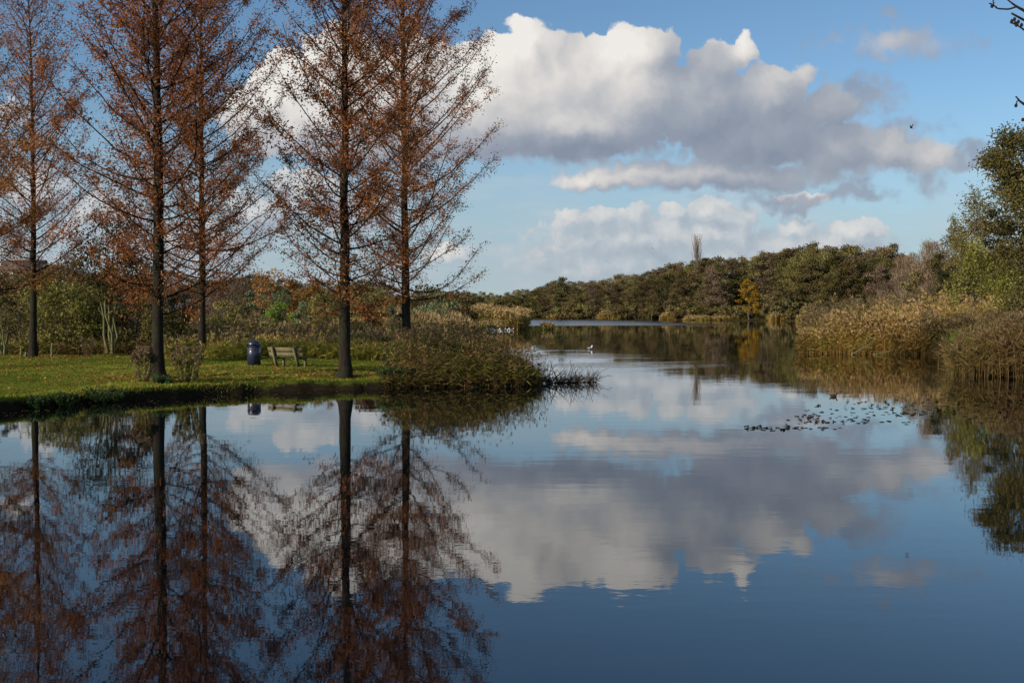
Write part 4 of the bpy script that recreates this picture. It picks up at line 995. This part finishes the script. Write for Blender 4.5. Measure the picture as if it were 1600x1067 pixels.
for k, (px, D, H, lab) in enumerate([(80, 53.5, 0.75, 'mossy wooden stake right of the thin conifer'), (32, 54, 0.5, 'short pale stake left of the thin conifer'), (39.5, 54, 0.25, 'stub of a pale stake left of the thin conifer')]):
    mbx = MB(); rr = np.random.default_rng(620 + k); h = np.linspace(0, H, 5)
    mbx.tube(np.column_stack([rr.normal(0, .008, 5) + 0.05 * h, rr.normal(0, .008, 5), h]), [0.075, 0.065, 0.06, 0.058, 0.05], 8)
    X = px2x(px, D); tag(mbx.build('stake', M_BARK_PALE, smooth=True, loc=(X, D, float(lawn_z(np.array([[X, D]]))[0]) - 0.03)), lab, 'stake')

# ------------------------------------------------------------------ waste bin
def waste_bin():
    D = 45.6; X = px2x(396.5, D); z = float(lawn_z(np.array([[X, D]]))[0])
    root = empty('waste_bin', (X, D, z - 0.02), R(-22)); tag(root, 'dark blue cylindrical waste bin with a domed lid on the lawn', 'waste bin')
    blue = plain_mat('blue_paint', (0.020, 0.025, 0.058), 0.34, 0.0, 0.5, 0.12, 5.0, coat=0.4)
    dark = plain_mat('dark_inside', (0.006, 0.006, 0.008), 0.8)
    r = 0.272
    def lathe(prof, name, mat, sides=40, gap=None):
        mb = MB(); ang = np.linspace(0, 2 * np.pi, sides, endpoint=False); prof = np.array(prof)
        V = np.stack([prof[:, None, 0] * np.cos(ang), prof[:, None, 0] * np.sin(ang), np.broadcast_to(prof[:, None, 1], (len(prof), sides))], -1).reshape(-1, 3)
        q = []
        for i in range(len(prof) - 1):
            for j in range(sides):
                if gap and gap(i, ang[j] + np.pi / sides): continue
                k = (j + 1) % sides; q.append((i * sides + j, i * sides + k, (i + 1) * sides + k, (i + 1) * sides + j))
        mb.add(V, quads=q); return mb.build(name, mat, root, smooth=True)
    lathe([(r * 0.93, 0), (r * 0.93, 0.05)], 'base', dark)
    lathe([(r * 0.9, 0.05), (r, 0.055), (r, 0.775), (r - 0.012, 0.785), (r - 0.02, 0.78)], 'body', blue)
    # mouth: an open band facing the water, under the lid
    front = lambda a: abs((a - 1.5 * np.pi + np.pi) % (2 * np.pi) - np.pi) < 0.95
    lathe([(r, 0.79), (r + 0.004, 0.80), (r + 0.004, 0.835), (r + 0.004, 0.90), (r, 0.935), (r - 0.02, 0.985), (r - 0.07, 1.03), (r - 0.16, 1.065), (0.001, 1.075)], 'lid', blue, gap=lambda i, a: i in (2,) and front(a))
    lathe([(r - 0.05, 0.06), (r - 0.05, 0.84), (r - 0.05, 0.93)], 'liner', dark)
    mb = MB(); mb.box((-0.05, -r - 0.008, 0.64), (0.05, -r + 0.02, 0.70)); mb.build('lock_plate', plain_mat('steel', (0.25, 0.25, 0.26), 0.4, 1.0), root)
waste_bin()

# ------------------------------------------------------------------ bench
def bench():
    D = 44.9; X = px2x(449, D); z = float(lawn_z(np.array([[X, D]]))[0])
    root = empty('park_bench', (X, D, z - 0.02), R(-30)); tag(root, 'weathered wooden park bench facing away from the near water', 'bench')
    wood = bark_mat('weathered_wood', (0.12, 0.105, 0.058), (0.225, 0.195, 0.11), (0.11, 0.12, 0.055), 3.0)
    def beam(name, p0, p1, w, h, up=(0, 0, 1)):
        p0, p1 = np.array(p0, float), np.array(p1, float); d = unit(p1 - p0); s = unit(np.cross(d, up)); u = np.cross(s, d)
        mb = MB(); b = 0.008
        ring = [(-w / 2 + b, -h / 2), (w / 2 - b, -h / 2), (w / 2, -h / 2 + b), (w / 2, h / 2 - b), (w / 2 - b, h / 2), (-w / 2 + b, h / 2), (-w / 2, h / 2 - b), (-w / 2, -h / 2 + b)]
        V = np.array([p + s * a + u * c for p in (p0, p1) for a, c in ring]); c = np.array([p0, p1])
        q = [(j, (j + 1) % 8, 8 + (j + 1) % 8, 8 + j) for j in range(8)]
        t = [(16, (j + 1) % 8, j) for j in range(8)] + [(17, 8 + j, 8 + (j + 1) % 8) for j in range(8)]
        mb.add(np.concatenate([V, c]), quads=q, tris=t); return mb.build(name, wood, root)
    # local: x along the seat, +y the sitting side
    for sx in (-0.58, 0.58):
        beam('back_post', (sx, 0.02, 0.0), (sx, -0.30, 0.86), 0.09, 0.11, (0, 1, 0.35))
        beam('front_leg', (sx, 0.42, 0.0), (sx, 0.40, 0.40), 0.09, 0.09, (0, 1, 0))
        beam('seat_bearer', (sx, -0.06, 0.385), (sx, 0.50, 0.41), 0.07, 0.07)
    for zc in (0.565, 0.765):
        y = -0.02 - 0.30 * (zc - 0.05) / 0.86 + 0.105
        beam('back_plank', (-0.9, y, zc), (0.9, y, zc), 0.045, 0.165, (0, -0.35, 1))
    for y in (0.03, 0.20, 0.37):
        beam('seat_plank', (-0.9, y + 0.06, 0.447), (0.9, y + 0.06, 0.447), 0.145, 0.045)
bench()

# ------------------------------------------------------------------ birds
def bird_mesh(pts, rad, tint, sides=10, flat=0.85):
    mb = MB(); pts = np.array(pts, float); rad = np.array(rad, float)
    # smooth the spine
    s = np.linspace(0, len(pts) - 1, len(pts) * 4); k = np.arange(len(pts))
    P = np.column_stack([np.interp(s, k, pts[:, j]) for j in range(3)]); Rr = np.interp(s, k, rad); T = np.interp(s, k, tint)
    for _ in range(2): P[1:-1] = (P[:-2] + 2 * P[1:-1] + P[2:]) / 4; Rr[1:-1] = (Rr[:-2] + 2 * Rr[1:-1] + Rr[2:]) / 4
    mb.tube(P, Rr, sides, T, True, flat); return mb
M_GULL = plain_mat('gull_feathers', (0.8, 0.8, 0.8), 0.7, tintmix=[(0.0, (0.80, 0.80, 0.79)), (0.45, (0.42, 0.44, 0.47)), (0.8, (0.05, 0.05, 0.05)), (1.0, (0.35, 0.08, 0.03))])
M_DUCK = plain_mat('dark_feathers', (0.02, 0.02, 0.02), 0.6, tintmix=[(0.0, (0.012, 0.014, 0.018)), (0.5, (0.05, 0.038, 0.03)), (1.0, (0.20, 0.13, 0.04))])
GULL = ([(-0.22, 0, 0.09), (-0.17, 0, 0.075), (-0.08, 0, 0.06), (0.03, 0, 0.06), (0.10, 0, 0.085), (0.135, 0, 0.15), (0.145, 0, 0.205), (0.17, 0, 0.225), (0.205, 0, 0.215), (0.235, 0, 0.208)],
        [0.006, 0.025, 0.065, 0.085, 0.075, 0.04, 0.034, 0.036, 0.014, 0.004])
def gull(px, D, label, rz=0.0, group=None, sc=1.0):
    root = empty('gull', (px2x(px, D), D, 0.0), rz); root.scale = (sc,) * 3; tag(root, label, 'bird', group)
    bird_mesh(*GULL, [0.6, 0.15, 0.0, 0, 0, 0, 0, 0, 0, 0], 12).build('body', M_GULL, root, smooth=True)
    for s in (-1, 1):
        mb = bird_mesh([(-0.235, s * 0.03, 0.115), (-0.15, s * 0.058, 0.105), (-0.05, s * 0.078, 0.095), (0.05, s * 0.070, 0.10)], [0.006, 0.018, 0.034, 0.01], [0.7, 0.15, 0.1, 0.05], 8)
        mb.build('wing', M_GULL, root, smooth=True)
    mb = MB(); mb.tube([(0.195, 0, 0.216), (0.255, 0, 0.204)], [0.012, 0.003], 6, 1.0); mb.build('beak', M_GULL, root)
    return root
gull(922, 79.0, 'single white gull floating alone in the open water', R(35), sc=1.2)
g0 = gull(757, 150, 'white gull in the row floating in front of the far reeds', R(20), 'gulls in a row before the reeds', 1.35)
for k, (px, D) in enumerate([(763, 150.5), (768.5, 151), (773, 151), (778, 152), (783, 152), (788.5, 153), (792.5, 154), (797, 155), (800.5, 156)]):
    copy_thing(g0, (px2x(px, D), D, 0), R([150, 30, 200, 10, 170, 60, -20, 110, 40][k]), (1.35,) * 3)
DUCK = ([(-0.24, 0, 0.10), (-0.19, 0, 0.085), (-0.10, 0, 0.06), (0.02, 0, 0.055), (0.12, 0, 0.06), (0.165, 0, 0.11), (0.175, 0, 0.17), (0.20, 0, 0.205), (0.235, 0, 0.20), (0.285, 0, 0.187)],
        [0.008, 0.03, 0.075, 0.10, 0.08, 0.042, 0.032, 0.04, 0.02, 0.006])
def duck(px, D, label, rz, sc=1.0, group=None):
    root = empty('duck', (px2x(px, D), D, 0.0), rz); root.scale = (sc,) * 3; tag(root, label, 'bird', group)
    bird_mesh(*DUCK, [0.3, 0.4, 0.5, 0.4, 0.3, 0, 0, 0, 0.1, 0.1], 12).build('body', M_DUCK, root, smooth=True)
    for s in (-1, 1):
        bird_mesh([(-0.25, s * 0.03, 0.125), (-0.15, s * 0.065, 0.105), (-0.04, s * 0.09, 0.10), (0.07, s * 0.075, 0.10)], [0.006, 0.02, 0.04, 0.012], [0.0, 0.3, 0.5, 0.3], 8).build('wing', M_DUCK, root, smooth=True)
    mb = MB(); mb.tube([(0.225, 0, 0.200), (0.30, 0, 0.182)], [0.018, 0.008], 6, 1.0, flat=0.6); mb.build('beak', M_DUCK, root)
duck(1303, 35.6, 'dark duck swimming to the right beside the lily pads', R(0), 0.58)
duck(825, 56.5, 'dark bird on the water left of its pair, behind the thin reed stalks', R(180), 0.55)
duck(842, 57.0, 'dark bird on the water right of its pair, behind the thin reed stalks', R(10), 0.5)
def flying_bird(px, py, D, label, rz, flap, sc):
    root = empty('flying_bird', (px2x(px, D), D, py2z(py, D)), rz); root.scale = (sc,) * 3; tag(root, label, 'bird')
    bird_mesh([(-0.24, 0, 0), (-0.16, 0, 0), (-0.05, 0, 0), (0.08, 0, 0.01), (0.15, 0, 0.025), (0.19, 0, 0.03), (0.23, 0, 0.025)], [0.03, 0.03, 0.055, 0.06, 0.038, 0.035, 0.006], [0] * 7, 10, 0.8).build('body', M_DUCK, root, smooth=True)
    for s in (-1, 1):
        t = np.linspace(0, 1, 7); y = s * 0.46 * t * math.cos(flap); zz = 0.46 * t * math.sin(flap) + 0.02; ch = 0.09 * (1 - 0.75 * t ** 2)
        xm = 0.04 - 0.06 * t * t; mb = MB()
        V = []
        for i in range(7):
            for dx, dz in ((1, 0), (0, 0.009), (-1, 0), (0, -0.009)): V.append((xm[i] + dx * ch[i], y[i], zz[i] + dz))
        q = [(i * 4 + j, i * 4 + (j + 1) % 4, i * 4 + 4 + (j + 1) % 4, i * 4 + 4 + j) for i in range(6) for j in range(4)] + [(0, 1, 2, 3), (27, 26, 25, 24)]
        mb.add(V, quads=q, tint=0.0); mb.build('wing', M_DUCK, root, smooth=True)
flying_bird(1421, 202, 96, 'black bird flying with raised wings below the small cloud', R(200), R(55), 0.85)
flying_bird(1019, 388.5, 260, 'tiny dark bird gliding low above the far wood', R(175), R(4), 1.25)

# ------------------------------------------------------------------ lily pads
pad_meshes = []
for k in range(6):
    rr = np.random.default_rng(700 + k); mb = MB(); m = 14
    a = np.linspace(0.25, 6.03, m); rad = 0.115 * (1 + 0.08 * rr.normal(0, 1, m)); curl = [0.0, 0.01, 0.045, 0.02, 0.08, 0.0][k]
    zed = 0.008 + curl * np.maximum(0, np.cos(a - rr.uniform(0, 6))) ** 2 + rr.uniform(0, 0.006, m)
    top = np.column_stack([rad * np.cos(a), rad * np.sin(a), zed]); bot = top - [0, 0, 0.006]
    V = np.concatenate([[(0.01, 0, 0.010)], top, [(0.01, 0, 0.004)], bot]); n0 = m + 1
    tr = [(0, i, i + 1) for i in range(1, m)] + [(n0, n0 + i + 1, n0 + i) for i in range(1, m)]
    q = [(i, n0 + i, n0 + i + 1, i + 1) for i in range(1, m)] + [(0, n0, n0 + 1, 1), (m, n0 + m, n0, 0)]
    mb.add(V, quads=q, tris=tr, tint=rr.uniform(0.2, 0.8)); pad_meshes.append(mb.mesh('lily_pad', None))
M_PAD = leaf_mat('lily_pad_leaf', [(0.0, (0.010, 0.013, 0.006)), (0.6, (0.026, 0.028, 0.010)), (0.9, (0.07, 0.06, 0.015)), (1.0, (0.09, 0.05, 0.02))], 0.1, 1.0)
for me in pad_meshes: me.materials.append(M_PAD)
rng = np.random.default_rng(71)
def pad_cluster(px0, px1, y0, y1, n, tilt=0.0):
    for _ in range(n):
        y = rng.uniform(y0, y1); D = CAM_H * 1716 / (y - 485.0); px = rng.uniform(px0, px1)
        X = px2x(px, D); o = bpy.data.objects.new('lily_pad', pad_meshes[rng.integers(6)]); COL.objects.link(o)
        s = rng.uniform(0.24, 0.58); o.location = (X, D, 0.0); o.scale = (s, s, s * rng.uniform(0.8, 1.8)); o.rotation_euler = (rng.normal(0, .05), rng.normal(0, .05), rng.uniform(0, 6.28))
        tag(o, 'floating lily pad in the loose mat right of the lake centre', 'lily pad', 'lily pads floating on the water')
for args in [(1162, 1320, 666, 673, 40), (1160, 1230, 668, 671, 8), (1232, 1360, 650, 663, 42), (1245, 1450, 637, 652, 56), (1262, 1490, 633, 640, 18), (1320, 1460, 625, 632, 16), (1300, 1440, 655, 664, 12), (1390, 1510, 611, 619, 14), (1400, 1600, 622, 664, 58), (1480, 1640, 612, 634, 34)]:
    pad_cluster(*args)

# ------------------------------------------------------------------ fallen branches off the point
def branch(label, path, r0, r1, seed, ntw, tw, kind='fallen_branch', side_up=0.8, leaf=0, mat=None):
    rr = np.random.default_rng(seed); mb = MB(); path = np.array(path, float); k = np.arange(len(path)); s = np.linspace(0, len(path) - 1, 16)
    P = np.column_stack([np.interp(s, k, path[:, j]) for j in range(3)]); P[1:-1] = (P[:-2] + 2 * P[1:-1] + P[2:]) / 4
    P[1:-1] += rr.normal(0, 0.012, (14, 3))
    c = P[0].copy(); root = empty(kind, tuple(c)); tag(root, label, 'branch')
    P = P - c; rad = np.linspace(r0, r1, 16)
    mb.tube(P, rad, 7); mb.build('bough', mat or M_DRIFT, root, smooth=True)
    tb = MB(); lb = MB()
    for i in range(ntw):
        f = rr.uniform(0.05, 1.0) * 15; o = np.array([np.interp(f, np.arange(16), P[:, j]) for j in range(3)])
        d = unit(np.array([rr.normal(0.35, 0.55), rr.normal(0, 0.45), abs(rr.normal(side_up, 0.4))])); L = tw * rr.uniform(0.3, 1.0) ** 1.3
        t = np.linspace(0, 1, 6); bend = rr.normal(0, 0.35, 3) * [1, 1, 0.6]
        q = o + (d * t[:, None] + bend * (t * t)[:, None] * 0.5) * L
        tb.tube(q, np.linspace(0.010, 0.003, 6), 4, cap=False)
        for _ in range(rr.integers(0, 3)):
            u = rr.integers(2, 5); d2 = unit(d + rr.normal(0, 0.7, 3)); L2 = L * rr.uniform(0.2, 0.45)
            tb.tube(q[u] + d2 * L2 * t[:, None], np.linspace(0.006, 0.002, 6), 3, cap=False)
        if leaf and rr.random() < 0.35:
            lb.quads(leaf_quads(q[-1] + rr.normal(0, 0.04, (leaf, 3)), 0.05, 0.6, rr), rr.random(leaf))
    tb.build('twigs', mat or M_DRIFT, root)
    if leaf and lb.n: lb.build('leaves', M_SCRUB, root)
    return root
M_DRIFT = bark_mat('wet_dark_wood', (0.012, 0.009, 0.007), (0.040, 0.030, 0.022))
Dw = 42.6
branch('long dark fallen branch lying on the water off the point', [(px2x(800, 41.5), 41.5, 0.02), (px2x(850, 42), 42.0, 0.01), (px2x(895, 42.5), 42.5, 0.0), (px2x(932, 42.8), 42.8, 0.01)], 0.05, 0.015, 801, 110, 0.75, leaf=6)
branch('arched dead twigs rising from the water beside the scrub point', [(px2x(812, 41.4), 41.4, 0.0), (px2x(835, 41.8), 41.8, 0.12), (px2x(862, 42.2), 42.2, 0.03)], 0.03, 0.012, 802, 90, 1.15, 'dead_branch', 0.7)
branch('tilted branch with a few leaves lying low on the water at the scrub tip', [(px2x(868, 42.2), 42.2, 0.0), (px2x(890, 42.4), 42.4, 0.02), (px2x(905, 42.5), 42.5, 0.03)], 0.02, 0.008, 803, 30, 1.0, 'dead_branch', 0.8, leaf=5)
branch('bleached bent branch sticking out of the right reed bed', [(px2x(1330, 69.3), 69.3, -0.02), (px2x(1348, 69.4), 69.4, 0.45), (px2x(1362, 69.8), 69.8, 0.75)], 0.045, 0.02, 804, 10, 0.9, 'dead_branch', 0.3, mat=M_BARK_PALE)
branch('low dead branch at the waterline of the right reed bed', [(px2x(1365, 69.2), 69.2, 0.02), (px2x(1390, 69.2), 69.2, 0.22), (px2x(1410, 69.4), 69.4, 0.05)], 0.04, 0.02, 805, 12, 0.8, 'dead_branch', 0.3, mat=M_BARK_PALE)
P = in_px(rng, 420, (800, 935), (41.3, 42.9)); keep = rng.random(len(P)) < np.interp(800 + 1716 * P[:, 0] / P[:, 1], [800, 850, 935], [1, 0.8, 0.25])
P = P[keep]; P[:, 1] = np.interp(800 + 1716 * P[:, 0] / P[:, 1], [800, 935], [41.6, 42.75]) + rng.normal(0, 0.12, len(P))
reeds('dead_stalks', 'dark matted dead stalks caught on the fallen branch', P, 0.28, M_SCRUB, 806, 3, 0.2, 0, 0, 0.5, (0.2, 0), 0.014, (0.0, 0.3), (0.0, 0.2), z=-0.02, lw=0.02, cat='dead stalks')

# ------------------------------------------------------------------ twigs of a near tree reaching in at the upper right
def hanging_tree():
    root = empty('bare_tree', (10.2, 13.8, 0.1)); tag(root, 'leafless tree whose thin twigs reach in at the upper right corner', 'tree')
    D = 12.0; mb = MB(); tb = MB(); bb = MB(); rr = np.random.default_rng(811)
    o = np.array([10.2, 13.8, 0.1])
    def W(px, py, d): return np.array([px2x(px, d), d, py2z(py, d)]) - o
    t = np.linspace(0, 1, 9)
    mb.tube(np.column_stack([0.10 * np.sin(t * 5), 0.05 * np.cos(t * 4), 8.5 * t]), np.linspace(0.17, 0.06, 9), 10); mb.build('trunk', M_BARK_FAR, root, smooth=True)
    def limb(pts, r0, r1):
        P = np.array(pts); k = np.arange(len(P)); s = np.linspace(0, len(P) - 1, len(P) * 4)
        Q = np.column_stack([np.interp(s, k, P[:, j]) for j in range(3)]); Q[1:-1] = (Q[:-2] + 2 * Q[1:-1] + Q[2:]) / 4
        tb.tube(Q, np.linspace(r0, r1, len(s)), 6)
        for q in Q[2::3]: tb.tube([q + rr.normal(0, .002, 3), q + rr.normal(0, .012, 3)], [0.010, 0.003], 5)
    limb([(0.05, -0.1, 4.6), W(1720, 80, 12.6), W(1640, 38, 12.2), W(1600, 24, D), W(1582, 15, D), W(1566, 3, D)], 0.035, 0.006)
    limb([W(1582, 15, D), W(1570, 19, D), W(1552, 18, D), W(1546, 12, D), W(1539, 10, D)], 0.011, 0.005)
    limb([W(1546, 12, D), W(1545, 2, D)], 0.007, 0.004)
    limb([W(1700, 76, 12.5), W(1640, 55, 12.2), W(1600, 39, D), W(1574, 25, D)], 0.022, 0.010)
    limb([W(1640, 70, 12.2), W(1600, 55, D), W(1586, 45, D), W(1572, 39, D)], 0.013, 0.005)
    limb([(0.05, -0.1, 3.9), W(1700, 220, 12.5), W(1630, 180, 12.1), W(1600, 168, D), W(1588, 160, D), W(1583, 153, D)], 0.030, 0.006)
    limb([W(1587, 158, D), W(1584, 162, D), W(1583, 167, D)], 0.004, 0.004)
    limb([W(1630, 190, 12.1), W(1605, 188, D), W(1593, 187, D)], 0.012, 0.006)
    limb([(0.05, -0.1, 6.0), W(1760, -60, 13.0), W(1700, -140, 12.8)], 0.035, 0.01)
    limb([(0.0, 0.1, 6.6), (0.9, 0.8, 7.8), (1.6, 1.2, 9.4)], 0.04, 0.01)
    limb([(0.0, 0.1, 5.2), (-0.6, 1.2, 7.0), (-0.2, 2.0, 9.0)], 0.04, 0.01)
    for px, py in [(1575, 37), (1580, 40), (1582, 43), (1585, 38), (1579, 34), (1583, 167), (1594, 189), (1590, 43), (1544, 14)]:
        c = W(px, py, D); bb = MB(); bb.tube([c + [0, 0, .022], c + [0, 0, .006], c - [0, 0, .014], c - [0, 0, .022]], [0.004, 0.018, 0.016, 0.003], 8); bb.build('bud', M_DRIFT, root, smooth=True)
    tb.build('branches', M_BARK, root, smooth=True)
hanging_tree()

# ------------------------------------------------------------------ wooden rail on the far bank and a house glimpsed through the trees
def rail():
    D = 279.0; root = empty('wooden_rail', (px2x(1293, D), D, 0.5)); tag(root, 'pale wooden rail on the far bank behind the golden reeds', 'fence')
    for x in (-2.6, 0.0, 2.6):
        mb = MB(); mb.box((x - 0.09, -0.09, -0.3), (x + 0.09, 0.09, 1.15)); mb.build('post', M_BARK_PALE2, root)
    mb = MB(); mb.box((-3.4, -0.16, 1.0), (3.4, -0.095, 1.2)); mb.build('bar', M_BARK_PALE2, root)
rail()
def house():
    D = 330.0; root = empty('house', (px2x(40, D), D, 0.5), R(12)); tag(root, 'pale house glimpsed through the trees at the far left', 'house')
    wall = plain_mat('pale_render', (0.42, 0.41, 0.38), 0.9, var=0.15, scale=1.0); roof = plain_mat('grey_roof', (0.07, 0.065, 0.065), 0.8, var=0.25, scale=3.0); glass = plain_mat('window_glass', (0.02, 0.025, 0.03), 0.1, spec=0.5)
    H = 14.4
    mb = MB(); mb.box((-6, -4, 0), (6, 4, H)); mb.add([(-6, -4, H), (-6, 4, H), (-6, 0, H + 2.6), (6, -4, H), (6, 4, H), (6, 0, H + 2.6)], tris=[(0, 2, 1), (3, 4, 5)]); mb.build('wall', wall, root)
    mb = MB(); mb.add([(-6.3, -4.4, H - .25), (6.3, -4.4, H - .25), (6.3, 0, H + 2.75), (-6.3, 0, H + 2.75), (6.3, 4.4, H - .25), (-6.3, 4.4, H - .25), (-6.3, -4.4, H - .05), (6.3, -4.4, H - .05), (6.3, 0, H + 2.95), (-6.3, 0, H + 2.95), (6.3, 4.4, H - .05), (-6.3, 4.4, H - .05)],
        quads=[(3, 2, 1, 0), (5, 4, 2, 3), (6, 7, 8, 9), (9, 8, 10, 11), (0, 1, 7, 6), (4, 5, 11, 10), (1, 2, 8, 7), (2, 4, 10, 8), (3, 0, 6, 9), (5, 3, 9, 11)]); rf = mb.build('roof', roof, root)
    mb = MB(); mb.box((3.0, -0.5, H + 2.0), (4.0, 0.5, H + 4.2)); mb.build('chimney', wall, rf)
    for x in (-4, -1.3, 1.3, 4):
        for zc in (12.4, 9.4):
            mb = MB(); mb.box((x - .6, -4.04, zc - .7), (x + .6, -3.9, zc + .7)); w = mb.build('window', glass, root)
            mb = MB(); mb.box((x - .75, -4.12, zc - .82), (x + .75, -3.95, zc - .71)); mb.build('sill', wall, w)
house()
